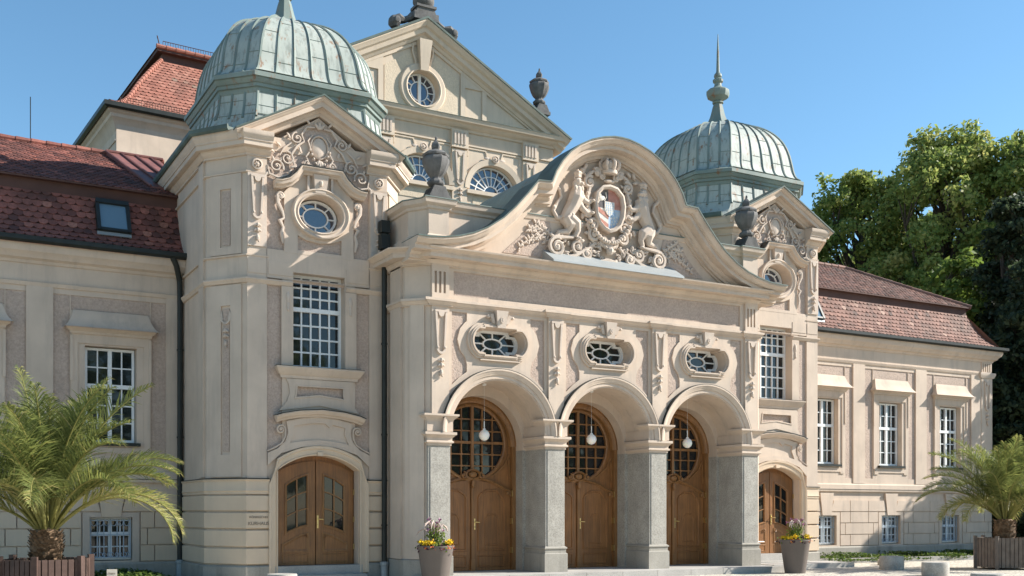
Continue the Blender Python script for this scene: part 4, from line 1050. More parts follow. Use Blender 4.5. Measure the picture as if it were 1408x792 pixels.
# dome
def octs(R, h, z): return [(x, y, z) for x, y in octa(R, h)]
_octa = octa
def octa(R, h): return [(x*.94, y) for x, y in _octa(R, h)]
def loft(b, rings, ymin=-9):
    vs = []; fs = []
    for r in rings: vs += [(x, max(y, ymin), z) for x, y, z in octs(*r)]
    for i in range(len(rings)-1):
        for k in range(8): fs.append((i*8+k, i*8+(k+1) % 8, (i+1)*8+(k+1) % 8, (i+1)*8+k))
    fs.append(tuple(range(8))); fs.append(tuple((len(rings)-1)*8+k for k in range(8)))
    b.add(vs, fs, raw=True)
def cr(pts, n=4):     # smooth a profile
    out = []
    for i in range(len(pts)-1):
        p0 = pts[max(i-1, 0)]; p1 = pts[i]; p2 = pts[i+1]; p3 = pts[min(i+2, len(pts)-1)]
        for k in range(n):
            t = k/n; out.append(tuple(.5*(2*b2+(c-a)*t+(2*a-5*b2+4*c-d)*t*t+(3*b2-a-3*c+d)*t**3) for a, b2, c, d in zip(p0, p1, p2, p3)))
    out.append(tuple(pts[-1])); return out
sk = cr([(2.72, 1.78, 9.50), (2.42, 1.58, 9.60), (2.18, 1.42, 9.80), (2.03, 1.33, 10.1), (1.96, 1.28, 10.55)], 4)
bell = cr([(R_b, h_b, 10.92+(z_b-10.92)*.91) for R_b, h_b, z_b in [(2.06, 1.36, 10.92), (1.96, 1.29, 11.02), (1.90, 1.24, 11.20), (1.86, 1.19, 11.5), (1.79, 1.13, 11.85), (1.66, 1.02, 12.2), (1.42, .84, 12.53), (1.10, .60, 12.78), (.74, .38, 12.93), (.42, .2, 13.0)]], 3)
b = B(); loft(b, sk, -2.05); loft(b, bell)
DM = tb(b, 'dome', 'copper')
b = B(); loft(b, [(1.97, 1.29, 10.50), (1.99, 1.30, 10.55), (1.99, 1.30, 10.60), (2.03, 1.33, 10.61), (2.03, 1.33, 10.68), (2.06, 1.35, 10.69), (2.10, 1.38, 10.76), (2.10, 1.38, 10.79), (2.14, 1.41, 10.79), (2.14, 1.41, 10.88), (2.06, 1.36, 10.93), (2.10, 1.3, 10.94)])
tb(b, 'dome_cornice', 'copper_dark', DM)
b = B(); r2 = random.Random(4)
def seams(prof, nf, nc):
    m = len(octa(1, 1))
    for k in range(8):
        n = nf if k in (2, 0, 4, 6) else nc
        if k in (0, 2, 4, 6): n = nf
        for j in range(n):
            t = j/n
            pts = []
            for R, h, z in prof:
                o = octa(R, h); p, q = o[k], o[(k+1) % 8]
                if j == 0: pts.append((p[0], p[1], z)); continue
                # seams stay parallel low down and gather at the crown
                pts.append((p[0]+(q[0]-p[0])*t, p[1]+(q[1]-p[1])*t, z))
            b.tube(pts, .020 if j else .026, 5, raw=True)
        for j in range(n):
            for lvl in (r2.uniform(.25, .45), r2.uniform(.6, .8)):
                i = int(lvl*(len(prof)-1)); R, h, z = prof[i]; o = octa(R+.004, h+.002); p, q = o[k], o[(k+1) % 8]
                a = (p[0]+(q[0]-p[0])*j/n, p[1]+(q[1]-p[1])*j/n, z); c = (p[0]+(q[0]-p[0])*(j+1)/n, p[1]+(q[1]-p[1])*(j+1)/n, z)
                b.tube([a, c], .008, 4, raw=True)
# faces: k=0 left side, 1 left chamfer, 2 front, 3 right chamfer, 4 right side ...
def seams2(prof, n_side, n_ch):
    for k in range(8):
        n = n_side if k % 2 == 0 else n_ch
        for j in range(n):
            t = j/n; pts = []
            for R, h, z in prof:
                o = octa(R, h); p, q = o[k], o[(k+1) % 8]; pts.append((p[0]+(q[0]-p[0])*t, p[1]+(q[1]-p[1])*t, z))
            b.tube(pts, .03 if j else .034, 5, raw=True)
            for lvl in (r2.uniform(.2, .4), r2.uniform(.5, .75)):
                i = int(lvl*(len(prof)-1)); R, h, z = prof[i]; o = octa(R+.003, h+.002); p, q = o[k], o[(k+1) % 8]
                b.tube([(p[0]+(q[0]-p[0])*j/n, p[1]+(q[1]-p[1])*j/n, z), (p[0]+(q[0]-p[0])*(j+1)/n, p[1]+(q[1]-p[1])*(j+1)/n, z)], .008, 4, raw=True)
seams2(bell, 6, 3); seams2(sk[10:], 6, 3)
tb(b, 'standing_seams', 'copper_dark', DM)
b = B()
b.lathe(0, 0, cr([(.44, 12.79), (.38, 12.88), (.25, 13.12), (.16, 13.45), (.12, 13.55)], 3)+[(.17, 13.57), (.17, 13.60), (.12, 13.63)], 8, ph=PI/8)
b.lathe(0, 0, [(.12, 13.62), (.20, 13.68), (.31, 13.74), (.34, 13.82), (.34, 13.92), (.28, 13.97), (.16, 14.02), (.11, 14.08), (.10, 14.16), (.15, 14.20), (.155, 14.26), (.09, 14.31), (.12, 14.36), (.11, 14.42), (.06, 14.48), (.05, 14.52), (.035, 15.1), (.008, 15.62)], 12)
tb(b, 'spire', 'copper_dark', DM)
for o in list(tower_parts): copy_part(o, HALL, (2*TX, 0, 0))
# engraved name on the left tower only
def text(s, size, x, y, z, mat, par, rz=0.0, ext=.006, name='inscription', align='CENTER'):
    cu = bpy.data.curves.new(name, 'FONT'); cu.body = s; cu.size = size; cu.extrude = ext; cu.align_x = align
    o = bpy.data.objects.new(name, cu); COL.objects.link(o)
    dg = bpy.context.evaluated_depsgraph_get(); me = bpy.data.meshes.new_from_object(o.evaluated_get(dg)); bpy.data.objects.remove(o)
    me.materials.clear(); me.materials.append(MATS[mat])
    o = bpy.data.objects.new(name, me); COL.objects.link(o); o.location = (x, y, z); o.rotation_euler = (PI/2, 0, rz)
    if par: o.parent = par
    return o
text('K\u00d6NIGLICHES', .062, -TX-1.335, TY-TR-.0565, 1.385, 'lettering', HALL)
text('KURHAUS', .10, -TX-1.335, TY-TR-.0565, 1.24, 'lettering', HALL)
# ================================================================== WINGS
WY = 4.5
WFr = Fr(0, WY, 1, 0)
RZ = [.40, .77, 1.15, 1.52, 1.90]
def wing(x0, x1, centers, lesenes, side, tilemat):
    wins = [rect(c-.55, c+.55, 3.05, 5.20) for c in centers]
    bas = [rect(c-.46, c+.46, .42, 1.40) for c in centers]
    b = B(WFr)
    b.plate(rect(x0, x1, 0, 7.15), wins+bas, -.5, -.03)
    b.box(x0, x1, 0, 7.1, -8.2, -.52) if True else None
    W = b.build('wing_wall', 'plaster', HALL)
    B(WFr).plate(rect(x0+.01, x1-.01, 2.45, 6.5), wins, -.03, -.024, False).build('rough_stucco', 'stucco', W)
    # smooth layer: lesenes, frames of the fields, window slabs
    b = B(WFr); fields = []
    edges = sorted([x0]+lesenes+[x1])
    for c in centers:
        l = max([q+.27 for q in lesenes if q < c] or [x0+.18]); r = min([q-.27 for q in lesenes if q > c] or [x1-.75])
        l = max(l, x0+.02)
        fields.append((l+.0, r, c))
    holes = []
    for l, r, c in fields:
        s0, s1 = c-.86, c+.86
        if s0-l > .05: holes.append(rect(l, s0, 2.62, 6.28))
        if r-s1 > .05: holes.append(rect(s1, r, 2.62, 6.28))
    up = []
    for l, r, c in fields: up.append(rect(max(l, c-.859), min(r, c+.859), 5.9, 6.281))
    b.plate(rect(x0, x1, 2.22, 7.1), holes+[rect(c-.55, c+.55, 3.05, 5.20) for c in centers]+[rect(max(l, c-.84), min(r, c+.84), 5.95, 6.28) for l, r, c in fields], -.024, .0, False)
    for q in lesenes: b.box(q-.27, q+.27, 2.45, 6.42, .0, .028)
    b.build('smooth_plaster', 'plaster', W)
    for c in centers:
        b = B(WFr)
        b.box(c-.84, c-.70, 2.95, 5.46, 0, .03); b.box(c+.70, c+.84, 2.95, 5.46, 0, .03); b.box(c-.70, c+.70, 5.24, 5.46, 0, .03)
        b.box(c-.86, c-.80, 4.4, 5.4, .03, .055); b.box(c+.80, c+.86, 4.4, 5.4, .03, .055)
        b.plate([(c-.80, 2.76), (c-.62, 2.76), (c-.62, 2.82), (c+.62, 2.82), (c+.62, 2.76), (c+.80, 2.76), (c+.80, 2.95), (c-.80, 2.95)], (), 0, .03, False)
        fr = b.build('window_surround', 'plaster', HALL)
        h = B(WFr)
        pr = cr([(.24, 5.56), (.17, 5.62), (.09, 5.74), (.035, 5.88), (.0, 5.96)], 3)
        vs = []; 
        for d_, z_ in pr: vs += [(c-1.0+(.24-d_)*.9, d_+.03, z_), (c+1.0-(.24-d_)*.9, d_+.03, z_)]
        n = len(pr); fs = [(2*i, 2*i+1, 2*i+3, 2*i+2) for i in range(n-1)]
        vs += [(c-1.0+(.24-d_)*.9, 0, z_) for d_, z_ in pr]+[(c+1.0-(.24-d_)*.9, 0, z_) for d_, z_ in pr]
        fs += [(2*i, 2*n+i, 2*n+i+1, 2*i+2) for i in range(n-1)]+[(2*i+1, 3*n+i, 3*n+i+1, 2*i+3) for i in range(n-1)]
        h.add(vs, fs)
        h.hsweep([(c-.84, WY), (c-.84, WY-.05), (c+.84, WY-.05), (c+.84, WY)], [(-.05, 5.44), (.02, 5.44), (.03, 5.49), (.09, 5.53), (.115, 5.57), (.115, 5.61), (-.05, 5.62)])
        h.build('window_hood', 'plaster', fr)
        w = rect_window(HALL, WFr, c-.53, c+.53, 3.08, 5.18, [2, 2], 4.33, 2, 3, -.23, 'glass', 'window')
        s = B(WFr); s.box(c-.62, c+.62, 2.99, 3.06, -.25, .10); s.build('sill', 'gutter_dark', w)
        # barred basement window
        w = rect_window(HALL, WFr, c-.45, c+.45, .44, 1.39, [2, 2], 1.02, 1, 2, -.20, 'glass', 'basement_window')
        g = B(WFr)
        for k in range(7): x = c-.42+.14*k; g.box(x-.009, x+.009, .48, 1.36, -.09, -.07)
        for z in (.50, 1.0, 1.32): g.box(c-.44, c+.44, z-.01, z+.01, -.092, -.068)
        for k in range(6): g.tube([(p[0], -.08, p[1]) for p in arc(c-.35+.14*k, 1.30, .06, .10, 180, 360, 8)], .008, 4)
        for k in range(5):
            for q in (-1, 1): g.tube([(p[0], -.08, p[1]) for p in arc(c-.34+.17*k+q*.035, .56, .033, .045, 0, 330, 8)], .007, 4)
        g.build('grille', 'grille', w)
    # belt and mouldings
    P = [(x0, WY), (x1, WY)] if side < 0 else [(x0, WY), (x1, WY), (x1, WY+8)]
    b = B()
    b.hsweep(P, [(-.03, 2.18), (.05, 2.18), (.06, 2.24), (.045, 2.25), (.045, 2.40), (.02, 2.44), (-.03, 2.44)])
    b.hsweep(P, [(-.03, 6.40), (.03, 6.40), (.05, 6.45), (.06, 6.48), (-.03, 6.50)])
    b.hsweep(P, [(-.03, 6.88), (.03, 6.88), (.06, 6.94), (.14, 6.98), (.17, 7.04), (.24, 7.10), (.28, 7.20), (.28, 7.26), (-.3, 7.28)])
    b.build('wing_cornice', 'plaster', HALL)
    b = B(); b.hsweep(P, [(0, 2.245), (.066, 2.245), (.066, 2.257), (0, 2.262)]); b.build('belt_flashing', 'gutter_dark', HALL)
    # rustication blocks with flat keystones over the basement windows
    b = B(WFr)
    def blk(a, c, z0, z1):
        if c-a < .08: return
        b.plate([(a, z0), (c, z0), (c, z1), (a, z1)], (), -.031, .022, False)
    cuts = sorted(centers)
    for i in range(4):
        z0, z1 = RZ[i]+.012, RZ[i+1]-.012
        spans = []; cur = x0
        for c in cuts:
            if z1 < 1.6: spans.append((cur, c-.62)); cur = c+.62
        spans.append((cur, x1)); 
        if i == 3:
            spans = []; cur = x0
            for c in cuts: spans.append((cur, c-.22, c)); cur = c+.22
            spans.append((cur, x1, None))
            k = 0
            for (a, e, c) in spans:
                x = a; first = True
                segs_ = []
                w_ = e-a; 
                n = max(1, round(w_/.9)); xs = [a+w_*j/n for j in range(n+1)]
                for j in range(n):
                    l, r = xs[j], xs[j+1]; ls = .10 if (j == 0 and k > 0) else .0; rs = .10 if (j == n-1 and c is not None) else 0
                    b.plate([(l+.012+(0 if not ls else -.0), z0), (r-.012, z0), (r-.012-rs, z1), (l+.012+ls, z1)], (), -.031, .022, False)
                k += 1
            for c in cuts: b.plate([(c-.20, 1.40), (c+.20, 1.40), (c+.30, z1+.24), (c-.30, z1+.24)], (), -.031, .05, False)
            continue
        for (a, e) in spans:
            w_ = e-a
            if w_ < .1: continue
            if i % 2: parts_ = [a, a+w_*.13, a+w_*.87, e] if w_ < 2.4 else [a, a+.24, e-.24, e]
            else: parts_ = [a, a+w_*.26, a+w_*.74, e] if w_ < 2.4 else [a, a+.55, e-.55, e]
            for l, r in zip(parts_, parts_[1:]): blk(l+.012, r-.012, z0, z1)
    b.build('rustication', 'plaster' if side > 0 else 'plaster_yellow', W)
    b = B(WFr)
    for c in centers:
        b.plate(rect(c-.60, c+.60, .36, 1.50), [rect(c-.455, c+.455, .425, 1.395)], -.03, .02, False)
    b.build('basement_surround', 'plaster', W)
    b = B(); b.hsweep(P, [(-.1, 0), (.06, 0), (.06, .34), (.02, .385), (-.1, .385)]); b.build('wing_plinth', 'granite', HALL)
    # ---- mansard roof
    low = cr([(.26, 7.36), (.10, 7.46), (-.16, 7.72), (-.42, 8.16), (-.64, 8.70)], 3)
    upp = [(-.50, 8.92), (-3.6, 10.62)]
    a0 = x0
    b = B(WFr)
    if side > 0:
        hx = x1
        tile_slope(b, low, lambda t: a0, lambda t: hx+interp(low, t)[0], .185, .155, True, .022)
        RW = None
    else: tile_slope(b, low, lambda t: a0, lambda t: x1, .20, .165, True, .022)
    RO = b.build('lower_roof', tilemat, HALL, sharp=25)
    b = B(WFr)
    tile_slope(b, upp, lambda t: a0, (lambda t: x1-.50-3.1*t) if side > 0 else (lambda t: x1), .17, .13, True, .016, bias=-.22)
    b.build('upper_roof', tilemat, HALL, sharp=25)
    b = B(WFr)     # dark sheathing under the tiles, back slope, ridge
    xe = x1
    for pr in (low, upp):
        vs = []; k = 0
        for d_, z_ in pr:
            vs += [(x0, d_-.01, z_-.012), ((xe+d_) if side > 0 else xe, d_-.01, z_-.012)]
        b.add(vs, [(2*i, 2*i+1, 2*i+3, 2*i+2) for i in range(len(pr)-1)])
    b.box(x0, xe-.62 if side > 0 else xe, 8.62, 8.90, -.9, -.60)
    b.box(x0, xe-.50 if side > 0 else xe, 8.88, 8.915, -.9, -.47)
    b.build('roof_fascia', 'fascia', RO)
    b = B(WFr)
    e2 = xe-3.6 if side > 0 else xe
    b.add([(x0, -3.6, 10.6), (e2, -3.6, 10.6), (xe-.5 if side > 0 else xe, -7.7, 8.6), (x0, -7.7, 8.6), (x0, -8.3, 7.3), (xe+.1 if side > 0 else xe, -8.3, 7.3)], [(0, 1, 2, 3), (3, 2, 5, 4)])
    if side > 0: b.add([(xe+.26, .26, 7.35), (xe+.26, -8.3, 7.35), (xe-.64, -7.5, 8.7), (xe-.64, -.64, 8.7), (xe-.5, -.5, 8.91), (xe-.5, -7.7, 8.91), (xe-3.6, -3.6, 10.6)], [(0, 1, 2, 3), (4, 5, 6), (3, 2, 5, 4)])
    else: b.add([(x0, .26, 7.35), (x0, -.64, 8.7), (x0, -3.6, 10.6), (x0, -7.7, 8.6), (x0, -8.3, 7.3)], [(0, 1, 2, 3, 4)])
    b.build('back_roof', tilemat, HALL)
    # ridge and hip tiles
    b = B(WFr)
    def ridge(p, q, r=.085):
        p, q = Vector(p), Vector(q); n = int((q-p).length/.34)
        for i in range(n):
            a, c = p.lerp(q, i/n), p.lerp(q, (i+1.12)/n)
            b.tube([a, c], [r*1.12, r*.92], 8)
            for j in range(len(b.t)-10, len(b.t)): b.t[j] = max(0, min(1, .6+((i*37) % 11-5)*.05))
    ridge((x0, -3.6, 10.64), (e2, -3.6, 10.64))
    if side > 0:
        ridge((xe-.48, -.48, 8.93), (e2, -3.6, 10.64), .075)
        for i in range(len(low)-1): ridge((xe+low[i][0], low[i][0], low[i][1]+.03), (xe+low[i+1][0], low[i+1][0], low[i+1][1]+.03), .06)
    b.build('ridge_tiles', tilemat, RO)
    b = B(); G = [(.26, 7.27), (.36, 7.25), (.42, 7.30), (.42, 7.39), (.39, 7.40), (.30, 7.34), (.2, 7.36)]
    b.hsweep(P, G); b.build('wing_gutter', 'gutter_dark', HALL)
    return W
def interp(pr, t):
    seg = [0]
    for i in range(1, len(pr)): seg.append(seg[-1]+math.hypot(pr[i][0]-pr[i-1][0], pr[i][1]-pr[i-1][1]))
    s = t*seg[-1]
    for i in range(1, len(pr)):
        if s <= seg[i]+1e-9:
            u = (s-seg[i-1])/(seg[i]-seg[i-1]); return (pr[i-1][0]+(pr[i][0]-pr[i-1][0])*u, pr[i-1][1]+(pr[i][1]-pr[i-1][1])*u)
    return pr[-1]
wing(-17.2, -8.5, [-10.33, -13.33, -16.3 if False else -13.33][:2], [-8.87, -11.80, -14.82], -1, 'tile_maroon')
wing(8.5, 19.86, [11.64, 14.64, 17.64], [10.12, 13.12, 16.12, 19.0], 1, 'tile_pink')
# end pilaster of the right wing
b = B(WFr); b.box(19.25, 19.84, 2.45, 6.42, .0, .05); b.plate(rect(19.28, 19.82, 6.5, 6.88), [rect(19.33+.12*i, 19.39+.12*i, 6.54, 6.84) for i in range(4)], 0, .04, False)
ep = b.build('end_pilaster', 'plaster', HALL)
b = B(WFr); b.hsweep([(19.22, WY), (19.22, WY-.03), (19.86, WY-.03), (19.86, WY)], [(-.02, 6.30), (.05, 6.32), (.07, 6.38), (.09, 6.42), (.09, 6.50), (-.02, 6.5)]); pil_orn(b, 19.55, 6.2, 1.1, .05); b.build('pilaster_drop', 'relief', ep)
# skylights
def skylight(u0, u1, t0, t1, name='skylight'):
    pr = cr([(.26, 7.36), (.10, 7.46), (-.16, 7.72), (-.42, 8.16), (-.64, 8.70)], 3)
    p, q = interp(pr, t0), interp(pr, t1); dx, dz = q[0]-p[0], q[1]-p[1]; l = math.hypot(dx, dz); n = (dz/l, -dx/l)
    def P(u, t, e): return (u, p[0]+dx*t+n[0]*e, p[1]+dz*t+n[1]*e)
    b = B(WFr)
    def bar(ua, ub, ta, tb_, e0, e1):
        vs = [P(u, t, e) for e in (e0, e1) for u, t in ((ua, ta), (ub, ta), (ub, tb_), (ua, tb_))]
        b.add(vs, [(0, 1, 2, 3), (7, 6, 5, 4), (0, 4, 5, 1), (1, 5, 6, 2), (2, 6, 7, 3), (3, 7, 4, 0)])
    bar(u0-.05, u0+.03, -.04, 1.04, 0, .14); bar(u1-.03, u1+.05, -.04, 1.04, 0, .14); bar(u0, u1, -.04, .05, 0, .13); bar(u0-.04, u1+.04, .95, 1.1, 0, .16)
    s = b.build(name, 'gutter_dark', HALL)
    b = B(WFr); b.add([P(u0+.03, .05, .10), P(u1-.03, .05, .10), P(u1-.03, .95, .10), P(u0+.03, .95, .10)], [(0, 1, 2, 3)]); b.build('pane', 'skylight_glass', s)
    b = B(WFr); bar(u0-.05, u1+.05, -.16, -.045, .02, .06); b.build('skylight_apron', 'zinc', s)
skylight(-10.55, -9.92, .40, .86)
skylight(11.0, 11.62, .36, .82)
# lead valley between left wing roof and tower
b = B(WFr)
b.add([(-9.9, -3.5, 10.66), (-8.6, -3.5, 10.66), (-8.4, -.9, 9.15), (-9.28, -.9, 9.19), (-9.9, -3.5, 10.5), (-8.6, -3.5, 10.5), (-8.4, -.9, 9.0), (-9.28, -.9, 9.0)], [(0, 1, 2, 3), (4, 5, 6, 7), (0, 1, 5, 4), (1, 2, 6, 5), (2, 3, 7, 6), (3, 0, 4, 7)])
for k in range(4):
    x = -9.9+.36*k; b.tube([(x, -3.5, 10.68), (x+.60, -.9, 9.2)], .03, 6)
b.tube([(-9.9, -3.5, 10.68), (-8.5, -3.5, 10.68)], .04, 6)
b.build('valley_flashing', 'copper_red', HALL)
# downpipes
def pipe(pts, r, name='downpipe', shoe=None):
    b = B(); b.tube(pts, r, 10, raw=True)
    z = 1.0
    for zz in (1.2, 3.2, 5.2):
        if zz < pts[0][2]-.3: b.lathe(pts[-1][0], pts[-1][1], [(r*1.22, zz), (r*1.22, zz+.04)], 10)
    o = b.build(name, 'gutter_dark', HALL)
    b = B(); b.lathe(pts[-1][0], pts[-1][1], [(r*1.35, .0), (r*1.35, .32), (r*1.6, .34), (r*1.6, .40), (r*1.2, .42)], 12); b.build('pipe_shoe', 'zinc', o)
pipe([(-9.06, WY-.34, 7.28), (-8.96, WY-.28, 7.1), (-8.86, WY-.13, 6.8), (-8.85, WY-.13, 6.4), (-8.85, WY-.13, .05)], .064)
pipe([(-5.12, 1.22, 7.9), (-5.13, 1.2, 7.3), (-5.13, 1.22, 6.8), (-5.13, 1.22, .05)], .06)
b = B(); b.box(-5.24, -5.04, 7.66, 7.92, -1.30, -1.10) ; b.taper(-5.24, -5.04, 7.3, 7.62, -1.30, -1.1, 0, 0); b.build('hopper', 'gutter_dark', HALL)
pipe([(19.95, WY-.2, 7.25), (19.93, WY+.1, 6.9), (19.93, WY+.1, .05)], .05)

# ================================================================== HALL GABLE BEHIND
HY = 10.4
HF = Fr(0, HY, 1, 0)
LUN = (-2.6, 0.0, 2.6)
b = B(HF)
holes = [arc(c, 12.05, .92, .88, 0, 180, 20) for c in LUN]+[oval(0, 14.98, .56, .56, 28)]
b.plate([(-4.9, 8.0), (4.9, 8.0), (4.9, 14.3), (0, 16.9), (-4.9, 14.3)], holes, -.5, 0)
HW = b.build('hall_wall', 'plaster_hall', HALL)
b = B(HF)
for x0, x1 in ((-4.9, -4.88), (4.88, 4.9)): b.box(x0, x1, 8, 14.0, -14, -.5)
b.build('hall_side_wall', 'plaster_hall', HALL)
b = B(HF)
for x in (-3.95, -1.3, 1.3, 3.95):
    b.box(x-.27, x+.27, 8.3, 13.25, 0, .07)
    b.box(x-.30, x+.30, 13.3, 13.88, 0, .12)
for c in LUN:
    b.sweep(arc(c, 12.05, .95, .90, 180, 0, 24), [(-.02, 0), (-.02, .07), (.16, .09), (.18, .0)])
    b.box(c-1.05, c+1.05, 11.88, 12.0, 0, .14)
    for q in (-1, 1): b.sweep([(c+q*.98, 13.1), (c+q*.98, 13.36), (c+q*.32, 13.36), (c+q*.26, 13.16)], [(-.02, 0), (-.02, .03), (.02, .03), (.02, 0)])
b.box(-4.9, 4.9, 13.42, 13.47, 0, .05)
b.plate([(-2.3, 14.25), (-1.35, 14.25), (-1.35, 15.78), (-1.75, 15.6), (-2.3, 15.3)], [rect(-2.14, -1.52, 14.32, 15.3)], 0, .05, False)
b.plate([(2.3, 14.25), (1.35, 14.25), (1.35, 15.78), (1.75, 15.6), (2.3, 15.3)], [rect(1.52, 2.14, 14.32, 15.3)], 0, .05, False)
b.sweep([(-4.4, 14.22), (0, 16.55), (4.4, 14.22)], [(0, 0), (0, .06), (-.10, .06), (-.10, 0)])
b.build('wall_relief', 'plaster_hall', HW)
b = B(HF)
for c in LUN: b.plate(rect(c-.8, c+.8, 11.50, 11.78), (), 0, .02, False)
b.plate([(-1.30, 14.25), (1.30, 14.25), (1.30, 15.5), (0.1, 16.3), (-.1, 16.3), (-1.30, 15.5)], [oval(0, 14.98, .6, .6, 24)], 0, .015, False)
for x in (-3.95, -1.3, 1.3, 3.95): b.plate(rect(x-.14, x+.14, 12.3, 13.1), (), .07, .08, False)
b.build('rough_stucco', 'stucco_yellow', HW)
b = B(HF)
for x in (-3.95, -1.3, 1.3, 3.95):
    pil_orn(b, x, 13.2, 1.15, .071)
    for k in range(4): b.box(x-.22+.12*k, x-.16+.12*k, 13.4, 13.8, .12, .15)
for c in LUN: rosette(b, c, 13.12, .13, .09); leaf(b, c-.15, 13.12, 180, .25, .1, .06); leaf(b, c+.15, 13.12, 0, .25, .1, .06)
b.tube([(-1.98, .03, 15.05), (-1.98, .03, 14.9), (-1.85, .03, 14.78), (-1.68, .03, 14.86), (-1.68, .03, 15.0)], .025, 5)
b.build('wall_ornament', 'relief', HW)
for c in LUN: radial_window(HALL, HF, c, 12.05, .90, .86, -.22, 'lunette_window', 10, (.30, .30), True, 'glass_sky', arcs=((.66, .66),))
oc = radial_window(HALL, HF, 0, 14.98, .55, .55, -.25, 'round_window', 12, (.55, .55), False, 'glass_sky', mull=True)
b = B(HF); b.sweep(oval(0, 14.98, .56, .56, 32), [(0, -.3), (0, .12), (-.04, .14), (-.08, .10), (-.20, .10), (-.24, .06), (-.25, 0)], closed=True)
b.add([(-.13, .05, 15.5), (.13, .05, 15.5), (.22, .05, 16.45), (-.22, .05, 16.45), (-.13, .2, 15.5), (.13, .2, 15.5), (.22, .32, 16.45), (-.22, .32, 16.45)], [(0, 1, 2, 3), (4, 5, 6, 7), (0, 1, 5, 4), (1, 2, 6, 5), (2, 3, 7, 6), (3, 0, 4, 7)])
for q in (-1, 1): b.tube([(q*.24, .06, 15.55), (q*.26, .06, 15.8), (q*.36, .06, 16.1), (q*.34, .06, 16.35)], .04, 5)
b.build('round_surround', 'plaster_hall', oc)
b = B()
b.hsweep([(-4.9, HY+13.5), (-4.9, HY), (4.9, HY), (4.9, HY+13.5)], [(-.1, 13.85), (.05, 13.86), (.08, 13.93), (.20, 13.99), (.24, 14.04), (.34, 14.08), (.38, 14.20), (-.2, 14.24)])
b.build('hall_cornice', 'plaster_hall', HALL)
b = B(HF)
b.sweep([(-5.36, 14.14), (0, 17.08), (5.36, 14.14)], [(0, -.6), (0, .42), (-.05, .43), (-.10, .38), (-.16, .34), (-.20, .26), (-.32, .24), (-.36, .14), (-.44, .10), (-.46, 0), (-.46, -.6)])
PC = b.build('pediment_cornice', 'plaster_hall', HALL)
b = B(HF); b.sweep([(-5.36, 14.14), (0, 17.08), (5.36, 14.14)], [(.0, -.6), (.05, -.6), (.05, .46), (-.015, .46), (-.015, .43), (0, .43)])
b.hsweep([(-4.9, HY), (4.9, HY)], [(-.05, 14.235), (.40, 14.20), (.40, 14.215), (-.05, 14.25)])
b.build('pediment_flashing', 'gutter_green', PC)
b = B(HF)
b.add([(-5.3, -.5, 14.16), (0, -.5, 17.08), (5.3, -.5, 14.16), (-5.3, -14, 14.16), (0, -14, 17.08), (5.3, -14, 14.16)], [(0, 1, 4, 3), (1, 2, 5, 4), (0, 1, 2), (3, 4, 5)])
b.build('hall_roof', 'tile_red', HALL)

# ================================================================== REAR BLOCK, turned a few degrees
ca_, sa_ = math.cos(R_(3.57)), math.sin(R_(3.57))
RF_ = Fr(-8.64, 16.0, ca_, sa_)
LEN = 18.2; EZ = 14.84
b = B(RF_)
b.box(.35, LEN-.35, 6, EZ-.35, -12, -.36)
b.box(.35+.5, .35+.9, 12.6, 13.65, -.36, -.32) if False else None
RW_ = b.build('rear_wall', 'plaster', HALL)
b = B(RF_)
b.plate([(.36, 12.2), (LEN-.36, 12.2), (LEN-.36, 14.45), (.36, 14.45)], [rect(.62, 1.9, 12.3, 13.35), rect(2.35, 3.9, 12.3, 13.35)], -.36, -.30, False)
b.build('wall_relief', 'plaster', RW_)
b = B(RF_); b.plate(rect(.6, 1.92, 12.28, 13.37), (), -.36, -.345, False); b.plate(rect(2.33, 3.92, 12.28, 13.37), (), -.36, -.345, False); b.build('rough_stucco', 'stucco', RW_)
def rpath(o):      # plan path of the eaves in world space
    return [RF_.w(o, -12, 0)[:2], RF_.w(o, -o, 0)[:2], RF_.w(LEN-o, -o, 0)[:2], RF_.w(LEN-o, -12, 0)[:2]]
b = B()
b.hsweep(rpath(.36), [(-.05, 13.68), (.04, 13.70), (.05, 13.76), (-.05, 13.78)])
b.hsweep(rpath(.36), [(-.05, 13.95), (.02, 14.05), (.06, 14.25), (.15, 14.42), (.20, 14.46), (.22, 14.56), (.30, 14.62), (.32, 14.72), (-.3, 14.76)])
b.build('rear_cornice', 'plaster', HALL)
b = B(); b.hsweep(rpath(.36), [(.28, 14.70), (.38, 14.66), (.46, 14.72), (.46, 14.86), (.42, 14.87), (.3, 14.80)]); b.build('rear_gutter', 'gutter_dark', HALL)
rl_ = cr([(-.10, 14.84), (-.45, 14.98), (-.86, 15.36), (-1.36, 16.16), (-1.95, 16.98), (-2.36, 17.5)], 3)
b = B(RF_)
tile_slope(b, rl_, lambda t: .02-interp(rl_, t)[0], lambda t: 7.6, .19, .16, True, .022)
RR = b.build('rear_roof', 'tile_red', HALL, sharp=25)
b = B(RF_); tile_slope(b, rl_, lambda t: 14.5, lambda t: LEN+interp(rl_, t)[0], .19, .16, True, .022); b.build('rear_roof', 'tile_red', HALL, sharp=25)
b = B(RF_)
vs = []
for d_, z_ in rl_: vs += [(-d_, d_-.02, z_-.02), (LEN+d_, d_-.02, z_-.02), (LEN+d_, -12-d_, z_-.02), (-d_, -12-d_, z_-.02)]
b.add(vs, [(4*i+k, 4*i+(k+1) % 4, 4*i+4+(k+1) % 4, 4*i+4+k) for i in range(len(rl_)-1) for k in range(4)])
b.build('roof_underlay', 'tile_red', RR)
b = B(RF_)
b.box(2.40, LEN-2.40, 17.3, 17.88, -9.6, -2.40)
b.box(2.20, LEN-2.20, 17.80, 17.90, -9.8, -2.20)
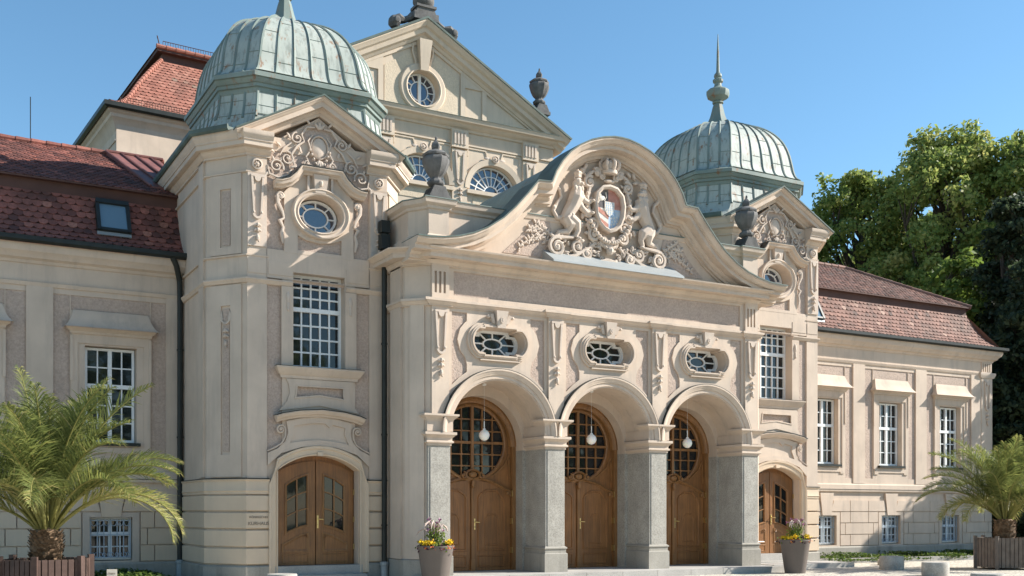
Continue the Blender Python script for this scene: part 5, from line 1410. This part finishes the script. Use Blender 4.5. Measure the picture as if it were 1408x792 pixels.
b.add([(2.15, -2.15, 17.905), (LEN-2.15, -2.15, 17.905), (LEN-2.15, -9.85, 17.905), (2.15, -9.85, 17.905), (4.6, -4.6, 18.5), (LEN-4.6, -4.6, 18.5), (LEN-4.6, -7.4, 18.5), (4.6, -7.4, 18.5)], [(0, 1, 5, 4), (1, 2, 6, 5), (2, 3, 7, 6), (3, 0, 4, 7), (4, 5, 6, 7), (0, 1, 2, 3)])
b.build('rear_fascia', 'fascia', RR)
b = B(RF_)
for i in range(len(rl_)-1):
    n = 2
    for k in range(n):
        a, c = rl_[i], rl_[i+1]; t0, t1 = k/n, (k+1.15)/n
        p = [a[j]+(c[j]-a[j])*t0 for j in (0, 1)]; q = [a[j]+(c[j]-a[j])*t1 for j in (0, 1)]
        b.tube([(-p[0], p[0], p[1]+.03), (-q[0], q[0], q[1]+.03)], [.09, .07], 8)
        b.tube([(LEN+p[0], p[0], p[1]+.03), (LEN+q[0], q[0], q[1]+.03)], [.09, .07], 8)
k = 2.15
while k < 8: b.tube([(k, -2.2, 17.95), (k+.36, -2.2, 17.95)], [.085, .07], 8); k += .34
b.build('hip_tiles', 'tile_red', RR)
b = B(RF_)       # snow guards
for (d_, z0, z1, x0, x1) in ((-.50, 15.02, 15.24, .75, 8.0), (-2.36, 17.97, 18.2, 2.4, 8.0)):
    for z in (z0, z1): b.tube([(x0, d_+.06, z), (x1, d_+.06, z)], .014, 4)
    x = x0
    while x < x1: b.tube([(x, d_+.06, z0), (x, d_+.06, z1)], .009, 4); x += .09
b.tube([(2.3, -2.3, 17.95), (2.2, -2.3, 18.35)], .02, 5)
b.tube([(.55, -.40, 14.9), (.5, -.40, 15.2)], .015, 5)
b.build('snow_guard', 'fascia', RR)
b = B(); b.tube([(-11.65, 8.1, 10.6), (-11.65, 8.1, 11.75)], .012, 5, raw=True); b.build('lightning_rod', 'gutter_dark', HALL)
# ================================================================== urns, lamps, planters, street things
def urn(name, label, x, y, z, s=1.0, foot=True):
    r = empty(name, label, 'stone urn', (x, y, z), 'dark stone urns on the roof edges')
    b = B(); 
    if foot: b.box(-.25, .25, 0, .10, -.25, .25); b.taper(-.23, .23, .10, .30, -.23, .23, .10, .10); b.taper(-.23, .23, .10, .30, -.23, .23, .10, .0)
    b.lathe(0, 0, [(.20, .0), (.20, .10), (.13, .26), (.09, .30), (.10, .34)], 12)
    b.build('pedestal', 'dark_stone', r).scale = (s, s, s)
    b = B(); b.lathe(0, 0, cr([(.09, .32), (.17, .36), (.19, .42), (.13, .48), (.12, .53), (.20, .62), (.275, .78), (.30, .92), (.24, 1.0)], 3), 20, flute=.035)
    b.lathe(0, 0, [(.17, .36), (.19, .40), (.18, .44), (.12, .47)], 12)
    b.build('bowl', 'dark_stone', r).scale = (s, s, s)
    b = B(); b.lathe(0, 0, [(.22, .97), (.29, .99), (.30, 1.03), (.27, 1.06), (.20, 1.10), (.10, 1.14), (.07, 1.16)], 8, ph=PI/8)
    b.build('lid', 'dark_stone', r).scale = (s, s, s)
    b = B(); b.lathe(0, 0, cr([(.06, 1.14), (.10, 1.19), (.105, 1.25), (.07, 1.31), (.03, 1.36), (.012, 1.42)], 2), 9, flute=.08); b.ell(.01, 0, 1.40, .03, .03, .05)
    b.build('flame', 'dark_stone', r).scale = (s, s, s)
urn('stone_urn', 'dark stone urn on the parapet between the left dome and the relief gable', -4.38, .16, 8.2, .97)
urn('stone_urn', 'dark stone urn on the parapet in front of the right copper dome', 4.38, .16, 8.2, .97)
urn('stone_urn', 'small dark urn on the right slope of the rear triangular gable, against the sky', 4.28, HY-.1, 14.85, 1.12)
r = empty('gable_finial', 'dark stone finial with scrolls at the top of the rear triangular gable', 'stone finial', (0, HY-.1, 17.1))
b = B()
b.box(-.42, .42, -.05, .18, -.25, .25); b.taper(-.34, .34, .18, .34, -.22, .22, .06, 0); b.box(-.34, .34, .34, .42, -.26, .26)
b.lathe(0, 0, cr([(.26, .42), (.33, .52), (.34, .66), (.28, .80), (.16, .90), (.10, .96)], 2), 14)
b.lathe(0, 0, [(.12, .95), (.17, 1.0), (.13, 1.08), (.05, 1.2), (.02, 1.32)], 10)
b.build('pedestal_ball', 'dark_stone', r)
for q in (-1, 1):
    b = B(); pts = [(q*.36, 0, .10), (q*.5, 0, -.02), (q*.68, 0, -.12), (q*.86, 0, -.12), (q*1.02, 0, -.2)]
    b.tube(pts, [.13, .10, .10, .16, .14], 8, flat=1.4); b.ell(q*1.0, 0, -.24, .2, .26, .2); b.ell(q*1.0, .26, -.24, .1, .03, .1); b.build('scroll', 'dark_stone', r)
for c, w in zip(CX, ('leftmost', 'middle', 'rightmost')):
    r = empty('globe_lamp', 'white glass globe lamp hanging in the %s of the three entrance arches' % w, 'lamp', (c, .70, 3.25), 'globe lamps hanging in the arches')
    b = B(); b.lathe(0, 0, [(.005, -.125), (.06, -.11), (.1, -.07), (.122, -.02), (.122, .03), (.1, .08), (.06, .115), (.02, .125)], 20); b.build('globe', 'lamp_glass', r)
    b = B(); b.lathe(0, 0, [(.035, .11), (.035, .15), (.012, .16), (.012, .32), (.0025, .33), (.0025, 1.12), (.05, 1.13), (.05, 1.17)], 8); b.build('stem', 'white_paint', r)

def flowers(x, y, z, label, seed):
    r = empty('flowering_plants', label, 'flowers', (x, y, z), 'flower arrangements in tall planters')
    R2 = random.Random(seed)
    def blob(name, mat, pts, size, n, jit, flat=.6, upz=0):
        b = B()
        for (px, py, pz) in pts:
            for k in range(n):
                c = Vector((px+R2.gauss(0, jit), py+R2.gauss(0, jit), pz+R2.gauss(0, jit*.7)+upz))
                nrm = Vector((R2.gauss(0, 1), R2.gauss(0, 1)-.3, R2.gauss(.5, .6))).normalized(); a = nrm.orthogonal().normalized(); e = nrm.cross(a)
                s = size*R2.uniform(.7, 1.3)
                b.add([c+a*s, c+e*s*flat, c-a*s, c-e*s*flat], [(0, 1, 2, 3)], raw=True, tint=R2.random())
        return b.build(name, mat, r, sharp=None, merge=False)
    ring = lambda rad, n, z0, a0=0, sp=360: [(rad*math.cos(R_(a0+sp*i/n)), rad*math.sin(R_(a0+sp*i/n)), z0+R2.uniform(-.02, .03)) for i in range(n)]
    blob('green_leaves', 'leaf_light', ring(.24, 14, .06)+ring(.12, 8, .14)+ring(.1, 6, .28), .03, 26, .06)
    blob('plum_leaves', 'leaf_plum', ring(.32, 9, .03, 20)+ring(.2, 5, .1), .035, 16, .05)
    blob('yellow_blooms', 'petal_yellow', ring(.30, 6, .14, 150, 90)+ring(.30, 4, .13, 300, 60)+[(-.18, -.2, .17), (.24, -.14, .17)], .02, 38, .035)
    blob('orange_blooms', 'petal_orange', [(-.16, -.30, .05), (-.05, -.32, .04), (.20, -.28, .06), (.12, -.33, .05), (.30, -.15, .06), (-.28, -.2, .06)], .022, 22, .028)
    st = B(); heads = []
    for i in range(26):
        a = R2.uniform(0, 2*PI); q = R2.uniform(.02, .22); h = R2.uniform(.32, .62)
        p = (q*math.cos(a), q*math.sin(a), h); st.tube([(p[0]*.3, p[1]*.3, 0), (p[0]*.7, p[1]*.7, h*.5), p], .005, 4, raw=True)
        heads.append(p)
        for k in range(9):
            t = R2.random(); c = Vector((p[0]*(.3+.7*t), p[1]*(.3+.7*t), h*t)); d_ = Vector((R2.gauss(0, 1), R2.gauss(0, 1), .5)).normalized()*.07
            st.add([c, c+d_*.5+Vector((0, 0, .012)), c+d_, c+d_*.5-Vector((0, 0, .012))], [(0, 1, 2, 3)], raw=True, tint=R2.random())
    st.build('flower_stems', 'leaf_light', r, sharp=None, merge=False)
    blob('purple_blooms', 'petal_purple', heads[:20], .02, 14, .022)
    pl = B()
    for i in range(5):
        a = R2.uniform(PI*.8, PI*1.5) if i < 3 else R2.uniform(0, 2*PI); rr = R2.uniform(.18, .3); h = R2.uniform(.42, .6)
        pts = [(0, 0, .05), (rr*.4*math.cos(a), rr*.4*math.sin(a), h*.75), (rr*.8*math.cos(a), rr*.8*math.sin(a), h), (rr*1.2*math.cos(a), rr*1.2*math.sin(a), h-.06), (rr*1.4*math.cos(a), rr*1.4*math.sin(a), h-.16)]
        pl.tube(pts, [.005, .01, .02, .022, .006], 5, raw=True)
    pl.build('grass_plumes', 'leaf_plume', r, sharp=None)
def pot(x, y, label):
    r = empty('tall_planter', label, 'planter', (x, y, 0), 'tall tapered planters by the entrance')
    b = B(); b.lathe(0, 0, [(.25, 0), (.255, .02), (.36, .76), (.385, .80), (.385, .83), (.36, .83), (.34, .74), (.05, .73)], 28); b.build('pot', 'pot', r)
    b = B(); b.lathe(0, 0, [(.335, .70), (.335, .75)], 20); b.build('soil', 'soil', r)
pot(-4.91, -.95, 'tall grey brown tapered planter at the foot of the left entrance pier')
pot(4.86, -1.08, 'tall grey brown tapered planter standing in front of the right side door')
flowers(-4.91, -.95, .75, 'yellow, orange and purple flowers growing from the planter at the left pier', 2)
flowers(4.86, -1.08, .75, 'yellow and red flowers with pink grasses in the planter before the right side door', 9)

# stone stools (bollards)
def bollard(x, y, r, h, label):
    b = B(); b.lathe(0, 0, [(r*.98, 0), (r, .02), (r*1.01, h*.5), (r, h-.03), (r*.97, h-.008), (r*.5, h)], 26)
    o = b.build('stone_bollard', 'bollard_stone', None); o.location = (x, y, 0); o.rotation_euler = (0, 0, x); tag(o, label, 'bollard', 'low round stone bollards on the forecourt')
bollard(8.2, -1.16, .31, .36, 'round stone bollard right of the planter, nearest to the planting bed kerb')
bollard(6.91, -3.58, .31, .33, 'round stone bollard standing between the flat one at the picture edge and the bed kerb')
bollard(10.05, .55, .31, .17, 'low flat stone bollard at the bed kerb behind the other bollards')
bollard(3.93, -7.21, .31, .33, 'stone bollard nearest to the viewer at the bottom edge, only its top in view')
bollard(-8.17, -1.12, .28, .36, 'pale round stone bollard in front of the left side door')

# palm tubs
def tub(x, y, rot, label, mat, R=.68, H=.86):
    r = empty('palm_tub', label, 'plant tub', (x, y, 0), 'slatted wooden palm tubs'); r.rotation_euler = (0, 0, rot)
    n = 6; V = [(R*math.cos(2*PI*k/n), R*math.sin(2*PI*k/n)) for k in range(n)]
    for k in range(n):
        a, c = Vector(V[k]), Vector(V[(k+1) % n]); L = (c-a).length; m = 7
        fr = Fr(c.x, c.y, (a-c).x, (a-c).y)
        # outward normal check
        mid = (a+c)/2; w = fr.w(L/2, 1, 0); 
        fr = fr if (w[0]*mid.x+w[1]*mid.y) > mid.length_squared else Fr(a.x, a.y, (c-a).x, (c-a).y)
        b = B(fr)
        for j in range(m): b.box(L*j/m+.008+(.04 if j == 0 else 0), L*(j+1)/m-.008-(.04 if j == m-1 else 0), .05, H-.03, -.03, .0+.004*(j % 2))
        for z in (.12, H-.16): b.box(.02, L-.02, z, z+.09, -.06, -.031)
        b.build('slat_panel', mat, r)
        p = B(); p.box(-.04, .04, .0, H+.02, -.04, .04); o = p.build('corner_post', mat, r); o.location = (V[k][0], V[k][1], 0); o.rotation_euler = (0, 0, 2*PI*k/n)
    b = B(); b.lathe(0, 0, [(R*.80, .05), (R*.80, H-.05), (R*.74, H-.05), (R*.74, H-.12), (.02, H-.12)], 24); b.build('liner', 'soil', r)
def palm(x, y, z, label, seed, nf, L, th, tr):  # trunk with old leaf bases, arching feather fronds
    r = empty('palm_tree', label, 'palm', (x, y, z), 'potted palms at the two ends of the facade'); R2 = random.Random(seed)
    b = B(); b.lathe(0, 0, [(tr*1.0, -.1), (tr*1.02, .0), (tr*1.1, th*.4), (tr*1.12, th*.75), (tr*.9, th), (tr*.4, th+.1)], 16)
    for i in range(int(360*th)):
        a = R2.uniform(0, 2*PI); zz = (i/int(360*th))*th; rr = tr*1.06
        c = Vector((rr*math.cos(a), rr*math.sin(a), zz)); o_ = Vector((math.cos(a), math.sin(a), 1.1)).normalized()*R2.uniform(.05, .09); s = Vector((-math.sin(a), math.cos(a), 0))*R2.uniform(.03, .05)
        b.add([c-s, c+s, c+s*.6+o_, c-s*.6+o_, c-s+o_*.2-Vector((0, 0, .03)), c+s-Vector((0, 0, .03))], [(0, 1, 2, 3), (0, 4, 5, 1)], raw=True, tint=R2.random())
    b.build('trunk', 'palm_trunk', r, sharp=None)
    for i in range(nf):
        az = i*2.399963+R2.uniform(-.25, .25); t = (i+.5)/nf
        el = R_(89-42*t**.9+R2.uniform(-6, 6)); l = L*R2.uniform(.82, 1.08)*(.86+.22*math.sin(PI*min(1, t*1.1))); droop = R_(24+105*t+R2.uniform(-10, 14))
        pts = []; p = Vector((math.cos(az)*tr*.45, math.sin(az)*tr*.45, th)); n = 22; side = R2.uniform(-.25, .25)
        ds = l/n
        for k in range(n+1):
            pts.append(p.copy()); u = k/n; e = el-droop*u**1.5; a2 = az+side*u*u
            p = p+Vector((math.cos(e)*math.cos(a2), math.cos(e)*math.sin(a2), math.sin(e)))*ds
        b = B(); b.tube(pts, [.022*(1-.85*k/n)+.003 for k in range(n+1)], 4, raw=True)
        for q in range(len(b.t)): b.t[q] = .9
        nl = 84; roll = R2.uniform(-.3, .3)
        for k in range(nl):
            u = .24+.76*k/nl; f = u*n; i0 = min(n-1, int(f)); c = pts[i0].lerp(pts[i0+1], f-i0); tg = (pts[i0+1]-pts[i0]).normalized()
            sd = tg.cross(Vector((0, 0, 1))); sd = sd.normalized() if sd.length > .1 else Vector((-math.sin(az), math.cos(az), 0))
            up = sd.cross(tg).normalized()
            ll = (.40*math.sin(PI*min(1, u*.86+.12))+.06)*L/1.9
            for q in (-1, 1):
                v = (sd*q*(.72)+tg*(.55+.4*u)+up*(.30+roll*q)).normalized(); v = (v+Vector((R2.gauss(0, .13), R2.gauss(0, .13), R2.gauss(0, .13)))).normalized()
                w = tg*.008; m_ = c+v*ll*.5+Vector((0, 0, .015)); e_ = c+v*ll*R2.uniform(.85, 1.1)-Vector((0, 0, .05*ll/.4+.02))
                tn = max(0, min(1, R2.gauss(.45, .2)+(.35 if (t > .85 or (u > .9 and R2.random() < .5)) else 0)))
                b.add([c-w, c+w, m_+w*1.1, e_, m_-w*1.1], [(0, 1, 2, 4), (4, 2, 3)], raw=True, tint=tn)
        b.build('frond', 'leaf_palm', r, sharp=None, merge=False)
tub(-12.52, -3.65, R_(10), 'dark brown slatted wooden tub holding the left palm', 'tub_wood', .64)
tub(11.15, -2.35, R_(22), 'greyish brown slatted wooden tub holding the right palm', 'tub_wood_grey', .74)
palm(-12.52, -3.65, .76, 'large feathery palm in the tub in front of the left wing', 21, 44, 2.5, .46, .20)
palm(11.15, -2.35, .76, 'large feathery palm in the tub in front of the right wing', 33, 44, 2.5, .52, .24)

# small accessibility sign in the bed
r = empty('small_sign', 'small grey sign with a green wheelchair symbol in the bed before the left basement window', 'sign', (-11.15, -.78, 0)); r.rotation_euler = (0, 0, R_(-12))
b = B(); b.box(-.085, .085, .12, .50, -.03, 0.0); b.box(-.02, .02, 0, .2, -.04, -.02); b.build('board', 'sign_board', r)
b = B(); b.plate(rect(-.045, .045, .24, .37), (), .0, .004, False); b.build('green_field', 'sign_green', r)
o = text('Eingang', .038, 0, -.004, .42, 'sign_ink', r, ext=.001); o = text('\u2190', .06, 0, -.004, .16, 'sign_ink', r, ext=.001)
b = B(); b.ell(-.012, .006, .352, .008, .003, .008); b.tube([(-.012, .007, .34), (-.010, .007, .31), (.012, .007, .31), (.022, .007, .28)], .004, 4); b.tube([(p[0], .007, p[1]) for p in arc(-.008, .295, .022, .022, 100, 380, 10)], .003, 4); b.build('wheelchair_symbol', 'white_paint', r)

# right-hand steps of the side door, beds, kerbs
b = B(); b.box(5.42, 8.35, -.02, .13, -1.35, -.25); 
struct(b.build('steps', 'kerb_stone', None)) 
def strip(name, mat, pts, z0, z1):
    return struct(B().slab(pts, z0, z1).build(name, mat, None))
strip('planting_bed', 'soil', [(8.9, 2.35), (19.9, 1.15), (21, 4.5), (9.2, 4.5)], -.02, .07)
strip('planting_bed', 'soil', [(-17, .2), (-9.6, .2), (-9.2, 1.6), (-9.2, 4.5), (-17, 4.5)], -.02, .05)
b = B(); x = 8.6
R2 = random.Random(8)
while x < 19.6:
    l = R2.uniform(.8, 1.1); y = lambda X: 2.35-(X-8.9)*.109
    b.add([(x, y(x)-.16, 0), (x+l-.02, y(x+l)-.16, 0), (x+l-.02, y(x+l), 0), (x, y(x), 0), (x, y(x)-.16, .13), (x+l-.02, y(x+l)-.16, .13), (x+l-.02, y(x+l), .13), (x, y(x), .13)], [(0, 1, 2, 3), (4, 5, 6, 7), (0, 1, 5, 4), (1, 2, 6, 5), (2, 3, 7, 6), (3, 0, 4, 7)], raw=True)
    x += l
struct(b.build('bed_kerb', 'kerb_stone', None))
def cover(name, label, mat, region, n, zb, size, hmax, seed):
    R2 = np.random.default_rng(seed); v = []; f = []; t = []
    xs = R2.uniform(region[0], region[1], n*3); ys = R2.uniform(region[2], region[3], n*3)
    m = np.sin(xs*2.3)+np.sin(xs*5.1+ys*3)+np.sin(ys*4.1)+R2.normal(0, .6, n*3); keep = np.argsort(-m)[:n]
    b = B(); rr = random.Random(seed)
    for i in keep:
        c = Vector((xs[i], ys[i], zb+rr.random()*hmax*(.6+.4*math.sin(xs[i]*2.3)))); nr = Vector((rr.gauss(0, .7), rr.gauss(0, .7), 1)).normalized(); a = nr.orthogonal().normalized(); a.rotate(Matrix.Rotation(rr.uniform(0, 6.28), 3, nr)); e = nr.cross(a)
        s = size*rr.uniform(.6, 1.4)
        b.add([c-a*s, c+e*s*.45, c+a*s, c-e*s*.45], [(0, 1, 2, 3)], raw=True, tint=rr.random()**1.3)
    return stuff(b.build(name, mat, None, sharp=None, merge=False), label, 'plants')
cover('ground_cover', 'low green ground cover in the bed along the right wing', 'leaf_ground', (9.2, 20, 1.4, 4.4), 9000, .07, .045, .16, 1)
cover('ground_cover', 'low leafy plants in the bed in front of the left wing and tower', 'leaf_ground', (-16.5, -9.4, .4, 4.3), 9000, .05, .05, .24, 2)

# ground
b = B(); b.slab([(-220, -160), (260, -160), (260, 260), (-220, 260)], -.4, -.008); struct(b.build('ground', 'meadow', None))
b = B(); b.slab([(-60, -45), (60, -45), (60, 9), (-60, 9)], -.1, 0.0); struct(b.build('pavement', 'setts', None))
# ================================================================== trees
CAMP = Vector((-14.3232, -20.8078, 1.5245)); AL = 1.0571
AX = Vector((math.cos(AL), math.sin(AL), 0)); RX = Vector((math.sin(AL), -math.cos(AL), 0))
def leaf_mesh(name, mat, cen, rad, per, size, seed, par, flat=.75, tb_=0.0):
    """cen: clump centres (n,3), rad: clump radii; many small leaf faces spread through each clump"""
    g = np.random.default_rng(seed); cen = np.array(cen); rad = np.array(rad)
    tot = int(per*len(cen)); w = rad**2; idx = g.choice(len(cen), tot, p=w/w.sum())
    d = g.normal(size=(tot, 3)); d /= np.linalg.norm(d, axis=1)[:, None]; q = g.random(tot)**.45
    P = cen[idx]+d*(q*rad[idx])[:, None]*np.array([1, 1, flat])
    n = g.normal(size=(tot, 3))+d*.8+np.array([0, 0, .5]); n /= np.linalg.norm(n, axis=1)[:, None]
    a = np.cross(n, g.normal(size=(tot, 3))); a /= np.linalg.norm(a, axis=1)[:, None]; b_ = np.cross(n, a)
    s = (size*g.uniform(.6, 1.4, tot))[:, None]
    V = np.stack([P-a*s, P-b_*s*.6, P+a*s, P+b_*s*.6], 1).reshape(-1, 3)
    me = bpy.data.meshes.new(name); me.vertices.add(len(V)); me.vertices.foreach_set('co', V.ravel())
    me.loops.add(tot*4); me.loops.foreach_set('vertex_index', np.arange(tot*4, dtype=np.int32))
    me.polygons.add(tot); me.polygons.foreach_set('loop_start', np.arange(0, tot*4, 4, dtype=np.int32)); me.polygons.foreach_set('loop_total', np.full(tot, 4, dtype=np.int32))
    cl_t = g.normal(.0, .16, len(cen))[idx]
    t = np.clip(g.normal(.45+tb_, .2, tot)+cl_t, 0, 1)
    at = me.attributes.new('tint', 'FLOAT', 'FACE'); me.update(calc_edges=True); me.attributes['tint'].data.foreach_set('value', t.astype(np.float32))
    me.materials.append(MATS[mat]); o = bpy.data.objects.new(name, me); COL.objects.link(o); o.parent = par
    return o
def tree(name, label, cat, x, y, H, W, trunk_h, seed, mat='leaf_tree', ncl=60, per=420, size=.16, clr=(1.0, 1.7), lean=(0, 0), group='trees behind the right wing', tbias=0.0, shape=1.0, flat=.75):
    r = empty(name, label, cat, (x, y, 0), group); R2 = random.Random(seed)
    b = B(); top = Vector((lean[0], lean[1], H*.86)); br = W*.028+.14
    tp = [Vector((lean[0]*t**1.5+R2.gauss(0, .12*W/8), lean[1]*t**1.5+R2.gauss(0, .12*W/8), H*.86*t)) for t in [i/8 for i in range(9)]]; tp[0] = Vector((0, 0, 0))
    b.tube(tp, [br*(1.25-1.12*i/8) for i in range(9)], 8, raw=True)
    cen = []; rad = []
    for i in range(ncl):
        t = trunk_h/H+(1-trunk_h/H)*((i+.5)/ncl); az = i*2.39996+R2.uniform(-.4, .4)
        env = math.sin(PI*min(1, max(.0, (t-trunk_h/H)/(1-trunk_h/H))*.86+.14))**.62*shape+(1-shape)*(1-(t-trunk_h/H)/(1-trunk_h/H))
        rr = W/2*env*R2.uniform(.35, 1.0)**.6
        c = Vector((lean[0]*t+rr*math.cos(az), lean[1]*t+rr*math.sin(az), H*t*R2.uniform(.96, 1.02)))
        cr_ = R2.uniform(*clr)*(1.0-.25*(i/ncl)); c.z = min(c.z, H-cr_*.6)
        cen.append(tuple(c)); rad.append(cr_)
        t0 = max(trunk_h/H*.7, t-R2.uniform(.12, .3)); k = min(7, int(t0/.86*8)); f_ = t0/.86*8-k; s0 = tp[k].lerp(tp[min(8, k+1)], min(1, max(0, f_)))
        m1 = s0.lerp(c, .4)+Vector((R2.gauss(0, .3), R2.gauss(0, .3), R2.uniform(-.5, .1))); m2 = s0.lerp(c, .75)+Vector((R2.gauss(0, .3), R2.gauss(0, .3), 0))
        b.tube([s0, m1, m2, c], [br*.36, br*.24, br*.14, br*.05], 5, raw=True)
        for k in range(3):
            e = c+Vector((R2.gauss(0, 1), R2.gauss(0, 1), R2.gauss(.2, .7))).normalized()*cr_*R2.uniform(.8, 1.15)
            b.tube([m2, (m2+e)/2+Vector((0, 0, .15)), e], [br*.12, br*.07, .012], 4, raw=True)
            cen.append(tuple(e)); rad.append(cr_*R2.uniform(.35, .6))
    b.build('trunk', 'bark', r, merge=False)
    leaf_mesh('crown', mat, cen, rad, per/4, size, seed, r, flat, tbias)
    return r
def at_px(px, D): return CAMP+AX*D+RX*D*(px-704)/1476.97
def place(px, D): p = at_px(px, D); return p.x, p.y
x, y = place(1186, 58); tree('broadleaf_tree', 'tall olive green broadleaf tree just right of the right copper dome', 'tree', x, y, 19.6, 10.2, 4.5, 5, ncl=92, per=640, size=.12, clr=(.9, 1.7))
x, y = place(1305, 55); tree('broadleaf_tree', 'tallest yellowish green broadleaf tree, in the middle of the group behind the right wing', 'tree', x, y, 21.0, 10.6, 4.5, 8, ncl=105, per=640, size=.12, clr=(.9, 1.7), tbias=.18)
x, y = place(1425, 53); tree('broadleaf_tree', 'tall broadleaf tree cut by the right edge of the picture', 'tree', x, y, 20.2, 8.6, 5, 13, ncl=80, per=640, size=.12, clr=(.9, 1.6), tbias=.1)
x, y = place(1245, 66); tree('broadleaf_tree', 'dark broadleaf tree standing farthest back between the two tallest ones', 'tree', x, y, 19.6, 12.0, 6, 17, ncl=70, per=520, size=.15, clr=(.9, 1.5), tbias=-.05)
x, y = place(1318, 47); tree('small_tree', 'lower bright green tree above the hip of the right wing roof', 'tree', x, y, 12.6, 5.4, 3, 23, 'leaf_light', ncl=30, per=560, size=.15, clr=(.8, 1.3))
x, y = place(1135, 52); tree('small_tree', 'lower bright green tree peeping out between the right tower and the wing roof', 'tree', x, y, 13.0, 3.6, 4, 29, 'leaf_light', ncl=18, per=460, size=.15, clr=(.7, 1.1))
for px, D, H, W, sd, lb in ((1395, 44, 14.2, 5.6, 31, 'very dark conifer at the right edge behind the end of the right wing'), (1440, 41, 11.5, 6.0, 37, 'dark conifer partly outside the right edge of the picture')):
    x, y = place(px, D); tree('conifer', lb, 'tree', x, y, H, W, .6, sd, 'leaf_dark', ncl=70, per=640, size=.11, clr=(.7, 1.1), shape=.45, flat=.6, group='conifers at the right edge')
x, y = place(1372, 40.5); tree('conifer', 'lower dark evergreen hugging the corner of the right wing', 'tree', x, y, 6.5, 3.6, .3, 41, 'leaf_dark', ncl=40, per=500, size=.10, clr=(.5, .8), shape=.5, flat=.7, group='conifers at the right edge')
# the tree whose shadow falls across the end of the right wing, and the park opposite, seen in the panes
tree('broadleaf_tree', 'broadleaf tree outside the frame shading the end of the right wing', 'tree', 27.8, -.3, 9.6, 6.0, 3.6, 51, ncl=24, per=420, size=.16, clr=(.9, 1.3), group='trees in front of the building')
for i, (x, y, H) in enumerate(((-4, -52, 19), (8, -56, 22), (20, -52, 18), (33, -50, 20), (-16, -60, 20))):
    tree('park_tree', ('round', 'tall', 'low', 'broad', 'slender')[i]+' park tree opposite the entrance, behind the viewer', 'tree', x, y, H, 11, 4, 60+i, ncl=24, per=160, size=.4, clr=(1.8, 2.6), group='trees in front of the building')
# railing beyond the right palm
r = empty('railing', 'thin grey metal railing beyond the right palm tub', 'railing', (21.5, 4.2, 0))
b = B(Fr(0, 0, 1, -.1))
for z in (.15, .95, 1.05): b.box(0, 5, z, z+.03, -.015, .015)
b.build('rail', 'grille', r); b = B(Fr(0, 0, 1, -.1))
for k in range(42): b.box(.12*k, .12*k+.015, .0, 1.0, -.008, .008)
b.build('bars', 'grille', r)

# ================================================================== camera, sun, sky
cam = bpy.data.cameras.new('camera'); co = bpy.data.objects.new('camera', cam); COL.objects.link(co)
co.location = CAMP; co.rotation_euler = (PI/2, 0, AL-PI/2)
cam.sensor_width = 36; cam.lens = 1476.97/1408*36; cam.shift_y = (703.2534-396)/1408; cam.clip_start = .1; cam.clip_end = 1500
S.camera = co
sv = Vector((2.62, -1.0, 1.8)).normalized()
sl = bpy.data.lights.new('sun', 'SUN'); sl.energy = 5.0; sl.angle = R_(.5); sl.color = (1, .95, .87)
so = bpy.data.objects.new('sun', sl); COL.objects.link(so); so.rotation_euler = sv.to_track_quat('Z', 'Y').to_euler()
w = bpy.data.worlds.new('World'); S.world = w; w.use_nodes = True; nt = w.node_tree; nt.nodes.clear()
sky = nt.nodes.new('ShaderNodeTexSky'); sky.sky_type = 'NISHITA'; sky.sun_disc = False
sky.sun_elevation = math.asin(sv.z); sky.sun_rotation = math.atan2(sv.x, sv.y); sky.altitude = 500; sky.air_density = 1.0; sky.dust_density = .2; sky.ozone_density = 3.0
bg = nt.nodes.new('ShaderNodeBackground'); bg.inputs[1].default_value = .102
ow = nt.nodes.new('ShaderNodeOutputWorld'); hs_ = nt.nodes.new('ShaderNodeHueSaturation'); hs_.inputs['Saturation'].default_value = 1.08; hs_.inputs['Hue'].default_value = .488; nt.links.new(sky.outputs[0], hs_.inputs['Color']); nt.links.new(hs_.outputs[0], bg.inputs[0]); nt.links.new(bg.outputs[0], ow.inputs[0])
vs_ = S.view_settings; S.display_settings.display_device = 'sRGB'; vs_.view_transform = 'Standard'; vs_.look = 'None'; vs_.gamma = 1; vs_.use_curve_mapping = False; vs_.exposure = 1.0
S.cycles.max_bounces = 6
